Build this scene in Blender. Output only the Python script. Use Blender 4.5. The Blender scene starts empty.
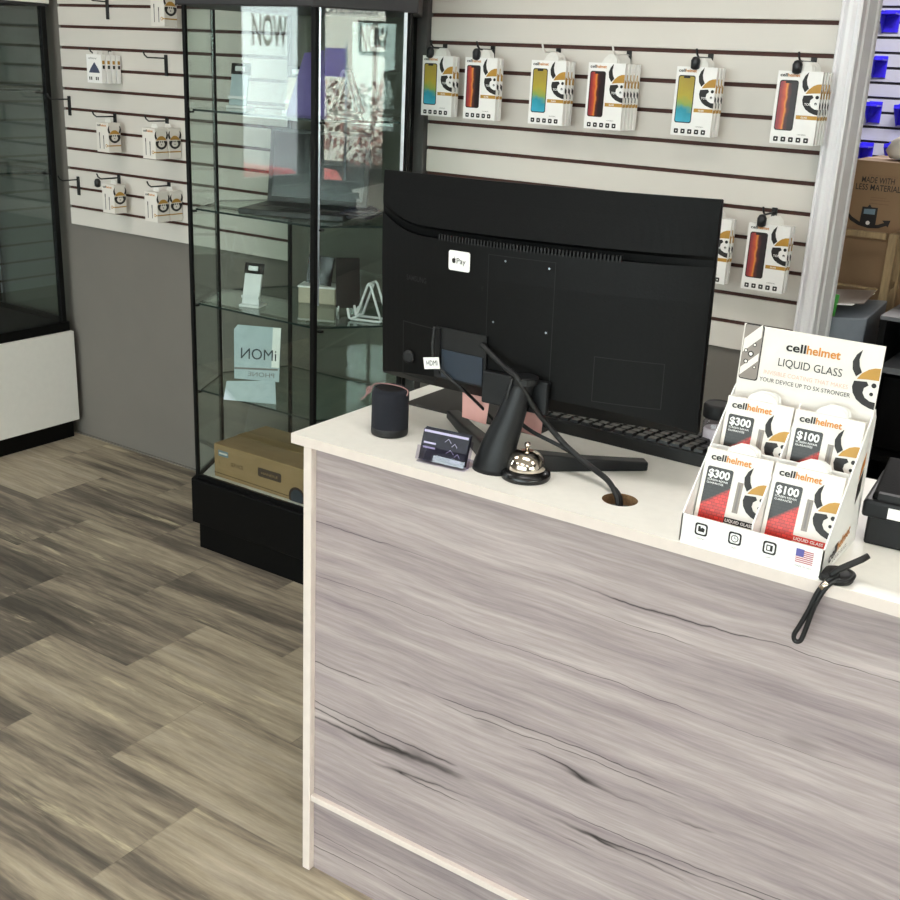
import bpy, bmesh, math, random
from mathutils import Vector, Matrix
random.seed(7)
S = bpy.context.scene
COL = S.collection
PI = math.pi

# ------------------------------------------------------------------ materials
def lin(h):
    h = h.lstrip('#')
    o = []
    for i in (0, 2, 4):
        c = int(h[i:i+2], 16)/255
        o.append(c/12.92 if c <= .04045 else ((c+.055)/1.055)**2.4)
    return (*o, 1)

def mat(name, col, rough=.5, metal=0, var=.06, scale=40, bump=0, spec=.5, emit=0, stretch=None, coat=0):
    m = bpy.data.materials.new(name); m.use_nodes = True
    nt = m.node_tree; N = nt.nodes; L = nt.links
    p = N['Principled BSDF']
    c = lin(col)
    p.inputs['Roughness'].default_value = rough
    p.inputs['Metallic'].default_value = metal
    p.inputs['Specular IOR Level'].default_value = spec
    p.inputs['Coat Weight'].default_value = coat
    tc = N.new('ShaderNodeTexCoord'); nz = N.new('ShaderNodeTexNoise')
    nz.inputs['Scale'].default_value = scale; nz.inputs['Detail'].default_value = 3
    src = tc.outputs['Object']
    if stretch:
        mp = N.new('ShaderNodeMapping'); mp.inputs['Scale'].default_value = stretch
        L.new(src, mp.inputs['Vector']); src = mp.outputs['Vector']
    L.new(src, nz.inputs['Vector'])
    rp = N.new('ShaderNodeValToRGB')
    rp.color_ramp.elements[0].position = .3; rp.color_ramp.elements[1].position = .7
    rp.color_ramp.elements[0].color = (*[x*(1-var) for x in c[:3]], 1)
    rp.color_ramp.elements[1].color = (*[min(1, x*(1+var)) for x in c[:3]], 1)
    L.new(nz.outputs['Fac'], rp.inputs['Fac'])
    L.new(rp.outputs['Color'], p.inputs['Base Color'])
    if bump:
        b = N.new('ShaderNodeBump'); b.inputs['Strength'].default_value = bump; b.inputs['Distance'].default_value = .002
        L.new(nz.outputs['Fac'], b.inputs['Height']); L.new(b.outputs['Normal'], p.inputs['Normal'])
    if emit:
        p.inputs['Emission Color'].default_value = c; p.inputs['Emission Strength'].default_value = emit
    return m

def glass_mat(name, tint, refl=1.0, rough=0.0):
    """thin architectural glass: see-through with a Fresnel mirror on each face"""
    m = bpy.data.materials.new(name); m.use_nodes = True
    nt = m.node_tree; N = nt.nodes; L = nt.links
    N.remove(N['Principled BSDF']); out = N['Material Output']
    t = N.new('ShaderNodeBsdfTransparent'); t.inputs['Color'].default_value = lin(tint)
    g = N.new('ShaderNodeBsdfGlossy'); g.inputs['Roughness'].default_value = rough
    g.inputs['Color'].default_value = (refl, refl, refl, 1)
    geo = N.new('ShaderNodeNewGeometry')
    ior = N.new('ShaderNodeMix'); ior.data_type = 'FLOAT'
    ior.inputs[2].default_value = 1.5; ior.inputs[3].default_value = 1/1.5
    L.new(geo.outputs['Backfacing'], ior.inputs[0])
    f = N.new('ShaderNodeFresnel'); L.new(ior.outputs[0], f.inputs['IOR'])
    x = N.new('ShaderNodeMixShader')
    L.new(f.outputs[0], x.inputs[0]); L.new(t.outputs[0], x.inputs[1]); L.new(g.outputs[0], x.inputs[2])
    L.new(x.outputs[0], out.inputs['Surface'])
    return m

def node_math(nt, op, a, b=None):
    n = nt.nodes.new('ShaderNodeMath'); n.operation = op
    for i, v in enumerate((a, b)):
        if v is None: continue
        if isinstance(v, (int, float)): n.inputs[i].default_value = v
        else: nt.links.new(v, n.inputs[i])
    return n.outputs[0]

def ramp(nt, fac, stops):
    r = nt.nodes.new('ShaderNodeValToRGB'); e = r.color_ramp.elements
    while len(e) < len(stops): e.new(.5)
    for el, (p, c) in zip(e, stops):
        el.position = p; el.color = lin(c) if isinstance(c, str) else c
    nt.links.new(fac, r.inputs['Fac']); return r.outputs['Color']

def noise(nt, vec, scale, detail=4, rough=.55, dist=0):
    n = nt.nodes.new('ShaderNodeTexNoise')
    n.inputs['Scale'].default_value = scale; n.inputs['Detail'].default_value = detail
    n.inputs['Roughness'].default_value = rough; n.inputs['Distortion'].default_value = dist
    nt.links.new(vec, n.inputs['Vector']); return n.outputs['Fac']

def combine(nt, x, y, z):
    n = nt.nodes.new('ShaderNodeCombineXYZ')
    for i, v in enumerate((x, y, z)):
        if isinstance(v, (int, float)): n.inputs[i].default_value = v
        else: nt.links.new(v, n.inputs[i])
    return n.outputs[0]

def mixc(nt, fac, a, b, mode='MIX'):
    n = nt.nodes.new('ShaderNodeMix'); n.data_type = 'RGBA'; n.blend_type = mode
    for i, v in ((0, fac), (6, a), (7, b)):
        if isinstance(v, (int, float)): n.inputs[i].default_value = v
        elif isinstance(v, tuple): n.inputs[i].default_value = v
        else: nt.links.new(v, n.inputs[i])
    return n.outputs[2]

def floor_mat():
    m = bpy.data.materials.new('vinyl_tile_floor'); m.use_nodes = True
    nt = m.node_tree; N = nt.nodes; L = nt.links; p = N['Principled BSDF']
    tc = N.new('ShaderNodeTexCoord'); sp = N.new('ShaderNodeSeparateXYZ'); L.new(tc.outputs['Object'], sp.inputs[0])
    X, Y = sp.outputs[0], sp.outputs[1]
    ry = node_math(nt, 'DIVIDE', node_math(nt, 'SUBTRACT', Y, 1.138), .295)
    row = node_math(nt, 'FLOOR', ry); fy = node_math(nt, 'FRACT', ry)
    off = node_math(nt, 'MULTIPLY', node_math(nt, 'FLOORED_MODULO', row, 2), .5)
    rx = node_math(nt, 'ADD', node_math(nt, 'DIVIDE', node_math(nt, 'SUBTRACT', X, -1.555), .588), off)
    cl = node_math(nt, 'FLOOR', rx); fx = node_math(nt, 'FRACT', rx)
    wn = N.new('ShaderNodeTexWhiteNoise'); wn.noise_dimensions = '2D'; L.new(combine(nt, row, cl, 0), wn.inputs['Vector'])
    rnd = wn.outputs['Value']
    wob = node_math(nt, 'MULTIPLY', noise(nt, tc.outputs['Object'], 3, 2), .022)
    yy = node_math(nt, 'ADD', Y, wob)
    shift = node_math(nt, 'MULTIPLY', rnd, 37.0)
    v1 = combine(nt, node_math(nt, 'MULTIPLY', X, 1.0), node_math(nt, 'MULTIPLY', yy, 12), shift)
    v2 = combine(nt, node_math(nt, 'MULTIPLY', X, 6), node_math(nt, 'MULTIPLY', yy, 70), shift)
    v3 = combine(nt, node_math(nt, 'MULTIPLY', X, 2.4), node_math(nt, 'MULTIPLY', yy, 22), shift)
    n1 = noise(nt, v1, 1, 6, .68); n2 = noise(nt, v2, 1, 5, .7); n3 = noise(nt, v3, 1, 5, .7, .3)
    tone = node_math(nt, 'ADD', node_math(nt, 'MULTIPLY', n1, 1.0), node_math(nt, 'MULTIPLY', node_math(nt, 'SUBTRACT', rnd, .58), .20))
    c = ramp(nt, tone, [(.30, '#4f4a43'), (.42, '#746b60'), (.50, '#968b7a'), (.58, '#ab9f8a'), (.72, '#b5aa99')])
    fine = ramp(nt, n2, [(.3, (.70, .69, .68, 1)), (.7, (1.16, 1.15, 1.13, 1))])
    c = mixc(nt, 1.0, c, fine, 'MULTIPLY')
    pale = ramp(nt, n3, [(.60, (0, 0, 0, 1)), (.72, (1, 1, 1, 1))])
    c = mixc(nt, node_math(nt, 'MULTIPLY', pale, .7), c, lin('#d8cba9'))
    e1 = node_math(nt, 'LESS_THAN', fx, .005); e2 = node_math(nt, 'LESS_THAN', fy, .007)
    c = mixc(nt, node_math(nt, 'MULTIPLY', node_math(nt, 'MAXIMUM', e1, e2), .35), c, lin('#6a6152'))
    L.new(c, p.inputs['Base Color'])
    p.inputs['Roughness'].default_value = .55; p.inputs['Specular IOR Level'].default_value = .35
    b = N.new('ShaderNodeBump'); b.inputs['Strength'].default_value = .12; b.inputs['Distance'].default_value = .002
    L.new(n2, b.inputs['Height']); L.new(b.outputs['Normal'], p.inputs['Normal'])
    return m

def laminate_mat():
    m = bpy.data.materials.new('grey_oak_laminate'); m.use_nodes = True
    nt = m.node_tree; N = nt.nodes; L = nt.links; p = N['Principled BSDF']
    tc = N.new('ShaderNodeTexCoord'); sp = N.new('ShaderNodeSeparateXYZ'); L.new(tc.outputs['Object'], sp.inputs[0])
    X, Z = sp.outputs[0], sp.outputs[2]
    big = noise(nt, combine(nt, node_math(nt, 'MULTIPLY', X, 1.6), 0, node_math(nt, 'MULTIPLY', Z, 3.2)), 1, 3)
    zz = node_math(nt, 'ADD', Z, node_math(nt, 'MULTIPLY', big, .045))
    v1 = combine(nt, node_math(nt, 'MULTIPLY', X, 1.5), 2.3, node_math(nt, 'MULTIPLY', zz, 30))
    v2 = combine(nt, node_math(nt, 'MULTIPLY', X, 7), 5.1, node_math(nt, 'MULTIPLY', zz, 150))
    v3 = combine(nt, node_math(nt, 'MULTIPLY', X, .45), 9.4, node_math(nt, 'ADD', node_math(nt, 'MULTIPLY', zz, 11), node_math(nt, 'MULTIPLY', noise(nt, combine(nt, node_math(nt, 'MULTIPLY', X, 22), 4.4, node_math(nt, 'MULTIPLY', Z, 22)), 1, 2), .10)))
    n1 = noise(nt, v1, 1, 6, .68); n2 = noise(nt, v2, 1, 5, .7); n3 = noise(nt, v3, 1, 2, .5)
    c = ramp(nt, n1, [(.26, '#82757a'), (.42, '#9b8e8f'), (.54, '#a99c9b'), (.72, '#bbafad')])
    fine = ramp(nt, n2, [(.3, (.78, .77, .77, 1)), (.7, (1.11, 1.11, 1.11, 1))])
    c = mixc(nt, 1.0, c, fine, 'MULTIPLY')
    # thin cracks follow the level lines of a stretched noise
    lvl = node_math(nt, 'ABSOLUTE', node_math(nt, 'SUBTRACT', n3, .5))
    brk = ramp(nt, noise(nt, combine(nt, node_math(nt, 'MULTIPLY', X, 2.1), 1.7, node_math(nt, 'MULTIPLY', Z, 7)), 1, 3), [(.43, (0, 0, 0, 1)), (.50, (1, 1, 1, 1))])
    crack = node_math(nt, 'MULTIPLY', ramp(nt, lvl, [(.0, (1, 1, 1, 1)), (.005, (0, 0, 0, 1))]), brk)
    c = mixc(nt, node_math(nt, 'MULTIPLY', crack, 1.0), c, lin('#2a2424'))
    # knots
    vo = N.new('ShaderNodeTexVoronoi'); vo.inputs['Scale'].default_value = 1
    L.new(combine(nt, node_math(nt, 'MULTIPLY', X, 2.3), 3.3, node_math(nt, 'MULTIPLY', zz, 5.2)), vo.inputs['Vector'])
    kn = ramp(nt, vo.outputs['Distance'], [(.0, (1, 1, 1, 1)), (.09, (0, 0, 0, 1))])
    c = mixc(nt, node_math(nt, 'MULTIPLY', kn, .45), c, lin('#5b5252'))
    L.new(c, p.inputs['Base Color']); p.inputs['Roughness'].default_value = .5
    p.inputs['Specular IOR Level'].default_value = .35
    b = N.new('ShaderNodeBump'); b.inputs['Strength'].default_value = .1; b.inputs['Distance'].default_value = .001
    L.new(n2, b.inputs['Height']); L.new(b.outputs['Normal'], p.inputs['Normal'])
    return m

def gradient_mat(name, stops, zlen, rough=.3):
    """printed picture: colours running up the face"""
    m = bpy.data.materials.new(name); m.use_nodes = True
    nt = m.node_tree; N = nt.nodes; L = nt.links; p = N['Principled BSDF']
    tc = N.new('ShaderNodeTexCoord'); sp = N.new('ShaderNodeSeparateXYZ'); L.new(tc.outputs['Object'], sp.inputs[0])
    w = noise(nt, tc.outputs['Object'], 40, 2)
    t = node_math(nt, 'ADD', node_math(nt, 'DIVIDE', sp.outputs[2], zlen), node_math(nt, 'MULTIPLY', node_math(nt, 'SUBTRACT', w, .5), .25))
    t = node_math(nt, 'ADD', t, node_math(nt, 'MULTIPLY', sp.outputs[0], 2.0))
    L.new(ramp(nt, t, stops), p.inputs['Base Color']); p.inputs['Roughness'].default_value = rough
    return m

def side_gradient_mat(name, stops, xlen, rough=.3):
    m = bpy.data.materials.new(name); m.use_nodes = True
    nt = m.node_tree; N = nt.nodes; L = nt.links; p = N['Principled BSDF']
    tc = N.new('ShaderNodeTexCoord'); sp = N.new('ShaderNodeSeparateXYZ'); L.new(tc.outputs['Object'], sp.inputs[0])
    w = noise(nt, tc.outputs['Object'], 35, 2)
    t = node_math(nt, 'ADD', node_math(nt, 'DIVIDE', sp.outputs[0], xlen), node_math(nt, 'MULTIPLY', node_math(nt, 'SUBTRACT', w, .5), .3))
    t = node_math(nt, 'ADD', t, 1.12)
    L.new(ramp(nt, t, stops), p.inputs['Base Color']); p.inputs['Roughness'].default_value = rough
    return m

def weave_mat():
    """printed black-to-red carbon weave"""
    m = bpy.data.materials.new('red_weave_print'); m.use_nodes = True
    nt = m.node_tree; N = nt.nodes; L = nt.links; p = N['Principled BSDF']
    tc = N.new('ShaderNodeTexCoord'); sp = N.new('ShaderNodeSeparateXYZ'); L.new(tc.outputs['Object'], sp.inputs[0])
    br = N.new('ShaderNodeTexBrick'); br.inputs['Scale'].default_value = 1
    br.inputs['Brick Width'].default_value = 1; br.inputs['Row Height'].default_value = .6; br.inputs['Mortar Size'].default_value = .05
    br.inputs['Color1'].default_value = (1, 1, 1, 1); br.inputs['Color2'].default_value = (.5, .5, .5, 1); br.inputs['Mortar'].default_value = (.05, .05, .05, 1)
    L.new(combine(nt, node_math(nt, 'MULTIPLY', sp.outputs[0], 130), node_math(nt, 'MULTIPLY', sp.outputs[2], 130), 0), br.inputs['Vector'])
    t = node_math(nt, 'ADD', sp.outputs[2], node_math(nt, 'MULTIPLY', sp.outputs[0], -.75))
    base = ramp(nt, node_math(nt, 'MULTIPLY', t, 10), [(.74, '#e2352b'), (.80, '#2a2522')])
    c = mixc(nt, .75, base, br.outputs['Color'], 'MULTIPLY')
    L.new(c, p.inputs['Base Color']); p.inputs['Roughness'].default_value = .35
    return m

M_ = {}
def mk(k, *a, **kw): M_[k] = mat(k, *a, **kw)
mk('grey_wall', '#757069', .85, var=.03, scale=6)
mk('white_wall', '#dcd8cf', .85, var=.02, scale=6)
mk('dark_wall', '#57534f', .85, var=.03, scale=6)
mk('ceiling_white', '#e8e6e0', .9, var=.02, scale=8)
mk('slat_white', '#d8d2ca', .45, var=.02, scale=5)
mk('slat_brown', '#4a2a22', .7, var=.15)
mk('slat_grey', '#c2c4d2', .5, var=.02)
mk('slat_dark', '#2e2b33', .7)
mk('casing_white', '#eceaec', .4, var=.004, scale=3)
mk('black_metal', '#070707', .45, var=.1, spec=.2)
mk('black_melamine', '#070707', .5, var=.1, spec=.15)
mk('canopy_grey', '#2e2d2f', .6)
mk('wall_post_grey', '#4c4a4a', .6)
mk('alu', '#b9c2cc', .3, 1.0)
mk('white_melamine', '#e9e6df', .4, var=.015)
mk('counter_white', '#f1eee6', .42, var=.02, scale=60)
mk('counter_edge', '#dacdc5', .5, var=.03)
mk('chipboard', '#8a6a49', .9, var=.25, scale=300)
mk('kraft', '#9a7b55', .8, var=.06, scale=15)
mk('kraft_grey', '#8b6f52', .85, var=.05, scale=12)
mk('kraft_dark', '#5f4526', .85, var=.06)
mk('ink_brown', '#3f2a1c', .8)
mk('ink_faded', '#7f6248', .8)
mk('kraft_tape', '#a78250', .4, var=.03)
mk('blue_label', '#6d8391', .6)
mk('monitor_black', '#0b0b0b', .55, var=.15, scale=300, bump=.12, spec=.12)
mk('monitor_black2', '#0d0d0d', .5, var=.1, scale=260, bump=.1, spec=.14)
mk('monitor_deep', '#040405', .6)
mk('monitor_panel', '#2b3440', .4)
mk('screen_black', '#050506', .15)
mk('stand_black', '#131416', .45, var=.08, scale=200, spec=.35)
mk('rubber_black', '#0b0b0c', .55)
mk('fabric_navy', '#14161f', .95, var=.35, scale=900, bump=.4)
mk('cord_pink', '#94706c', .8)
mk('chrome', '#d9cfc2', .1, 1.0, var=.03)
mk('bell_black', '#0c0c0c', .25)
mk('mat_grey', '#3a3835', .9, var=.08, scale=500)
mk('key_black', '#131314', .35)
mk('key_base', '#0e0e0f', .4)
mk('note_pink', '#d9a39b', .8, var=.03)
mk('paper_white', '#f3f1ee', .6, var=.015)
mk('paper_cream', '#e6e0d8', .6, var=.02)
mk('ink_black', '#17120f', .5)
mk('ink_grey', '#7b7572', .6)
mk('ink_orange', '#cf8630', .5)
mk('ink_gold', '#b98a33', .45)
mk('ink_red', '#d8392e', .5)
mk('ink_navy', '#4b5168', .5)
mk('ink_pale_pink', '#d9b6a4', .6)
mk('ink_silver', '#8a8078', .35)
mk('flag_blue', '#5c5a9c', .5)
mk('flag_red', '#bb6f78', .5)
mk('card_dark', '#131222', .5, var=.6, scale=90)
mk('card_lilac', '#b6aecb', .5)
mk('label_white', '#f4f2ee', .4)
mk('hook_black', '#141414', .45)
mk('hook_white', '#e5e2dc', .4)
mk('lock_black', '#1f2023', .35)
mk('blue_acrylic', '#3d30ee', .3, var=.2)
mk('wood_raw', '#8f7857', .75, var=.25, scale=14, stretch=(6, 6, 1))
mk('grey_tote', '#7e868f', .5)
mk('green_card', '#3f9c3c', .6)
mk('bag_white', '#e8e2d8', .6, bump=.3, scale=20)
mk('grey_shelf', '#5f6164', .5)
mk('phone_black', '#08080a', .15)
mk('white_plastic', '#e6e8e8', .35)
mk('wire_silver', '#e2e4e5', .3, .2)
mk('purple_card', '#5a4a8c', .5)
mk('laptop_grey', '#0d0d0e', .35)
mk('cable_navy', '#10142a', .55)
mk('aqua_card', '#b4c3c8', .5)
mk('ink_teal_dark', '#273238', .5)
mk('exterior_white', '#f3f0e6', .9, var=.02)
mk('asphalt', '#77757a', .95, var=.1)
mk('car_red', '#d8202c', .3, coat=.5)
mk('car_glass', '#1b2026', .1)
mk('tyre', '#121212', .8)
mk('umbrella_purple', '#7465ad', .8)
mk('leaf_red', '#a9807a', .9, var=.5, scale=9)
mk('tan_plastic', '#b8ad98', .5)
M_['floor'] = floor_mat()
M_['laminate'] = laminate_mat()
M_['glass'] = glass_mat('showcase_glass', '#f4f8f6')
M_['shelf_glass'] = glass_mat('shelf_glass', '#eff6f3')
mk('glass_edge', '#1d2b29', .2)
M_['window_glass'] = glass_mat('window_glass', '#f2f8f6')
M_['clear_acrylic'] = glass_mat('clear_acrylic', '#eceaf2')
M_['phone_sunny'] = gradient_mat('phone_print_teal_yellow', [(.15, '#3fa9c4'), (.36, '#2a93a8'), (.46, '#8aa654'), (.6, '#b3a33a'), (.85, '#a8923a')], .15)
M_['phone_fire'] = side_gradient_mat('phone_print_red_black', [(.12, '#8e2a33'), (.35, '#c8512f'), (.45, '#e08a35'), (.55, '#5b1f1c'), (.75, '#211012')], .04)
M_['weave'] = weave_mat()

# ------------------------------------------------------------------ mesh builder
class Frame:
    """flat drawing frame: origin, right, up; n = outward"""
    def __init__(s, o, u, v):
        s.o = Vector(o); s.u = Vector(u).normalized(); s.v = Vector(v).normalized(); s.n = s.u.cross(s.v)
    def p(s, x, y, d=0): return s.o + s.u*x + s.v*y + s.n*d

_text = {}
def text_geo(body, bold=0):
    k = (body, bold)
    if k not in _text:
        cu = bpy.data.curves.new('lettering', 'FONT'); cu.body = body; cu.size = 1; cu.offset = bold; cu.resolution_u = 3
        ob = bpy.data.objects.new('lettering', cu)
        me = bpy.data.meshes.new_from_object(ob)
        vs = [(v.co.x, v.co.y) for v in me.vertices]; fs = [tuple(p.vertices) for p in me.polygons]
        bpy.data.objects.remove(ob); bpy.data.curves.remove(cu); bpy.data.meshes.remove(me)
        _text[k] = (vs, fs)
    return _text[k]

class MB:
    def __init__(s): s.v = []; s.f = []; s.m = []; s.sm = []; s.mats = []
    def mi(s, m):
        if isinstance(m, str): m = M_[m]
        if m not in s.mats: s.mats.append(m)
        return s.mats.index(m)
    def add(s, vs, fs, m, smooth=False):
        o = len(s.v); s.v += [tuple(v) for v in vs]; i = s.mi(m)
        for f in fs: s.f.append(tuple(o+k for k in f)); s.m.append(i); s.sm.append(smooth)
    def box(s, x0, x1, y0, y1, z0, z1, m, top=None):
        vs = [(x, y, z) for z in (z0, z1) for y in (y0, y1) for x in (x0, x1)]
        s.add(vs, [(0, 1, 5, 4), (1, 3, 7, 5), (3, 2, 6, 7), (2, 0, 4, 6), (0, 2, 3, 1)], m)
        s.add(vs[4:], [(0, 1, 3, 2)], top or m)
        return s
    def obox(s, fr, x0, x1, y0, y1, d0, d1, m):
        vs = [fr.p(x, y, d) for d in (d0, d1) for y in (y0, y1) for x in (x0, x1)]
        s.add(vs, [(4, 5, 7, 6), (0, 2, 3, 1), (0, 1, 5, 4), (1, 3, 7, 5), (3, 2, 6, 7), (2, 0, 4, 6)], m); return s
    def prism(s, fr, poly, d0, d1, m, sm=False):
        n = len(poly)
        vs = [fr.p(x, y, d0) for x, y in poly]+[fr.p(x, y, d1) for x, y in poly]
        s.add(vs, [tuple(range(n-1, -1, -1)), tuple(range(n, 2*n))], m)
        s.add(vs, [(i, (i+1) % n, n+(i+1) % n, n+i) for i in range(n)], m, sm); return s
    def hexp(s, poly, z0, z1, m, edge=None):
        n = len(poly)
        vs = [(x, y, z0) for x, y in poly]+[(x, y, z1) for x, y in poly]
        s.add(vs, [tuple(range(n-1, -1, -1)), tuple(range(n, 2*n))], m)
        s.add(vs, [(i, (i+1) % n, n+(i+1) % n, n+i) for i in range(n)], edge or m); return s
    def flat(s, fr, poly, m, d=.0004):
        s.add([fr.p(x, y, d) for x, y in poly], [tuple(range(len(poly)))], m); return s
    def disc(s, fr, cx, cy, r, m, d=.0004, ry=None, n=18):
        ry = ry or r
        return s.flat(fr, [(cx+r*math.cos(2*PI*i/n), cy+ry*math.sin(2*PI*i/n)) for i in range(n)], m, d)
    def rrect(s, fr, x0, x1, y0, y1, r, m, d=.0004):
        return s.flat(fr, rr(x0, x1, y0, y1, r), m, d)
    def text(s, fr, body, x, y, m, h=None, w=None, d=.0005, bold=0, mirror=False, center=False):
        vs, fs = text_geo(body, bold)
        if not vs: return s
        ax = min(v[0] for v in vs); bx = max(v[0] for v in vs); hh = .7
        sy = h/hh if h else None
        sx = w/(bx-ax) if w else sy
        sy = sy or sx
        wid = (bx-ax)*sx
        x0 = x-wid/2 if center else x
        def px(a): return x0+((bx-a) if mirror else (a-ax))*sx
        pts = [fr.p(px(a), y+b*sy, d) for a, b in vs]
        fs2 = [tuple(reversed(f)) for f in fs] if mirror else fs
        s.add(pts, fs2, m); return s
    def tube(s, pts, r, m, n=8, closed=False):
        P = [Vector(p) for p in pts]; k = len(P); rings = []
        up = Vector((0, 0, 1)); prev = None
        for i in range(k):
            if closed: t = P[(i+1) % k]-P[i-1]
            else: t = P[min(i+1, k-1)]-P[max(i-1, 0)]
            t.normalize()
            if prev is None:
                a = t.cross(up)
                if a.length < .05: a = t.cross(Vector((1, 0, 0)))
            else: a = prev-t*prev.dot(t)
            a.normalize(); prev = a; b = t.cross(a)
            rad = r[i] if isinstance(r, (list, tuple)) else r
            rings.append([P[i]+a*rad*math.cos(2*PI*j/n)+b*rad*math.sin(2*PI*j/n) for j in range(n)])
        vs = [v for q in rings for v in q]; fs = []
        for i in range(k if closed else k-1):
            i2 = (i+1) % k
            for j in range(n): fs.append((i*n+j, i*n+(j+1) % n, i2*n+(j+1) % n, i2*n+j))
        s.add(vs, fs, m, True)
        if not closed: s.add(vs, [tuple(range(n-1, -1, -1)), tuple((k-1)*n+j for j in range(n))], m)
        return s
    def lathe(s, prof, m, c=(0, 0, 0), n=32, sx=1, sy=1):
        vs = [(c[0]+r*sx*math.cos(2*PI*j/n), c[1]+r*sy*math.sin(2*PI*j/n), c[2]+z) for r, z in prof for j in range(n)]
        fs = [(i*n+j, i*n+(j+1) % n, (i+1)*n+(j+1) % n, (i+1)*n+j) for i in range(len(prof)-1) for j in range(n)]
        s.add(vs, fs, m, True)
        s.add(vs, [tuple(range(n-1, -1, -1)), tuple((len(prof)-1)*n+j for j in range(n))], m); return s
    def loft(s, rings, m, sm=True, caps=True):
        n = len(rings[0]); vs = [v for r in rings for v in r]
        s.add(vs, [(i*n+j, i*n+(j+1) % n, (i+1)*n+(j+1) % n, (i+1)*n+j) for i in range(len(rings)-1) for j in range(n)], m, sm)
        if caps: s.add(vs, [tuple(range(n-1, -1, -1)), tuple((len(rings)-1)*n+j for j in range(n))], m)
        return s
    def build(s, name, parent=None, bevel=0, seg=2, loc=None, sub=0):
        me = bpy.data.meshes.new(name); me.from_pydata(s.v, [], s.f)
        for m in s.mats: me.materials.append(m)
        me.polygons.foreach_set('material_index', s.m); me.polygons.foreach_set('use_smooth', s.sm); me.update()
        if bevel or any(s.sm):
            bm = bmesh.new(); bm.from_mesh(me); bmesh.ops.remove_doubles(bm, verts=bm.verts, dist=1e-6)
            bmesh.ops.recalc_face_normals(bm, faces=[f for f in bm.faces if any(len(e.link_faces) > 1 for e in f.edges)]); bm.to_mesh(me); bm.free()
        o = bpy.data.objects.new(name, me); COL.objects.link(o)
        if parent is not None: o.parent = parent
        if loc is not None: o.location = loc
        if bevel:
            b = o.modifiers.new('bevel', 'BEVEL'); b.width = bevel; b.segments = seg; b.limit_method = 'ANGLE'; b.angle_limit = math.radians(35)
        if sub:
            b = o.modifiers.new('sub', 'SUBSURF'); b.levels = sub; b.render_levels = sub
        return o

def rr(x0, x1, y0, y1, r, k=4):
    out = []
    for cx, cy, a in ((x1-r, y1-r, 0), (x0+r, y1-r, 90), (x0+r, y0+r, 180), (x1-r, y0+r, 270)):
        for i in range(k+1):
            t = math.radians(a+90*i/k); out.append((cx+r*math.cos(t), cy+r*math.sin(t)))
    return out

def tag(o, label, cat, group=None):
    o['label'] = label; o['category'] = cat
    if group: o['group'] = group
    return o
def thing(name, label, cat, loc=(0, 0, 0), rotz=0, group=None):
    o = bpy.data.objects.new(name, None); COL.objects.link(o); o.empty_display_size = .05
    o.location = loc; o.rotation_euler = (0, 0, rotz)
    return tag(o, label, cat, group)
def struct(o, label=None):
    o['kind'] = 'structure'
    if label: o['label'] = label
    return o
def copy_thing(root, loc, label, group=None, rotz=None):
    r = root.copy(); COL.objects.link(r); r.location = loc; r['label'] = label
    if rotz is not None: r.rotation_euler = (0, 0, rotz)
    if group: r['group'] = group
    for ch in list(root.children):
        c = ch.copy(); COL.objects.link(c); c.parent = r
        for g in list(ch.children):
            d = g.copy(); COL.objects.link(d); d.parent = c
    return r

FRONT = lambda x, y, z: Frame((x, y, z), (1, 0, 0), (0, 0, 1))      # a face looking towards -Y
SIDE = lambda x, y, z: Frame((x, y, z), (0, 1, 0), (0, 0, 1))       # a face looking towards +X

# ------------------------------------------------------------------ camera
cam = bpy.data.cameras.new('camera'); co = bpy.data.objects.new('camera', cam); COL.objects.link(co)
cam.sensor_width = 36; cam.lens = 36*1107/900; cam.clip_start = .02
co.matrix_world = Matrix.Translation((0, 0, 1.568)) @ Matrix.Rotation(math.radians(33.24), 4, 'Z') @ Matrix.Rotation(math.radians(70.91), 4, 'X') @ Matrix.Rotation(math.radians(2.78), 4, 'Z')
S.camera = co

# ------------------------------------------------------------------ room shell
WY = 2.907
XL, XR, YF, ZC = -4.27, 3.5, -4.0, 2.9
b = MB(); b.box(XL-.1, XR+.1, YF-.1, 6.6, -.1, 0, 'floor'); struct(b.build('floor'))
b = MB(); b.box(XL-.1, XR+.1, YF-.1, 6.6, ZC, ZC+.1, 'ceiling_white'); struct(b.build('ceiling'))
b = MB(); b.box(XL, -.79, WY, WY+.12, 0, ZC, 'grey_wall'); b.box(-.79, .35, WY, WY+.12, 2.3, ZC, 'grey_wall'); b.box(.35, XR, WY, WY+.12, 0, ZC, 'grey_wall'); struct(b.build('wall_back'))
def wall_with_openings(name, ax, at, t, lo, hi, ops, m):
    """wall across axis ax at `at`, thickness t, running lo..hi, with rectangular openings (a,b,z0,z1)"""
    b = MB()
    def bx(a, c, z0, z1):
        if c-a < 1e-4 or z1-z0 < 1e-4: return
        if ax == 'x': b.box(min(at, at+t), max(at, at+t), a, c, z0, z1, m)
        else: b.box(a, c, min(at, at+t), max(at, at+t), z0, z1, m)
    cur = lo
    for a, c, z0, z1 in sorted(ops):
        bx(cur, a, 0, ZC); bx(a, c, 0, z0); bx(a, c, z1, ZC); cur = c
    bx(cur, hi, 0, ZC); return struct(b.build(name))
WL = (-.16, .42, .9, 2.4); WR = (-2.2, .47, .6, 2.4); WF = (-3.2, 2.4, .2, 2.6)
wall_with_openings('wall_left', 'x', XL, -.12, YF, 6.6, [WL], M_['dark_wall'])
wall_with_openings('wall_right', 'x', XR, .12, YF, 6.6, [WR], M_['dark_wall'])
wall_with_openings('wall_front', 'y', YF, -.12, XL-.1, XR+.1, [WF], M_['white_wall'])
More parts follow.
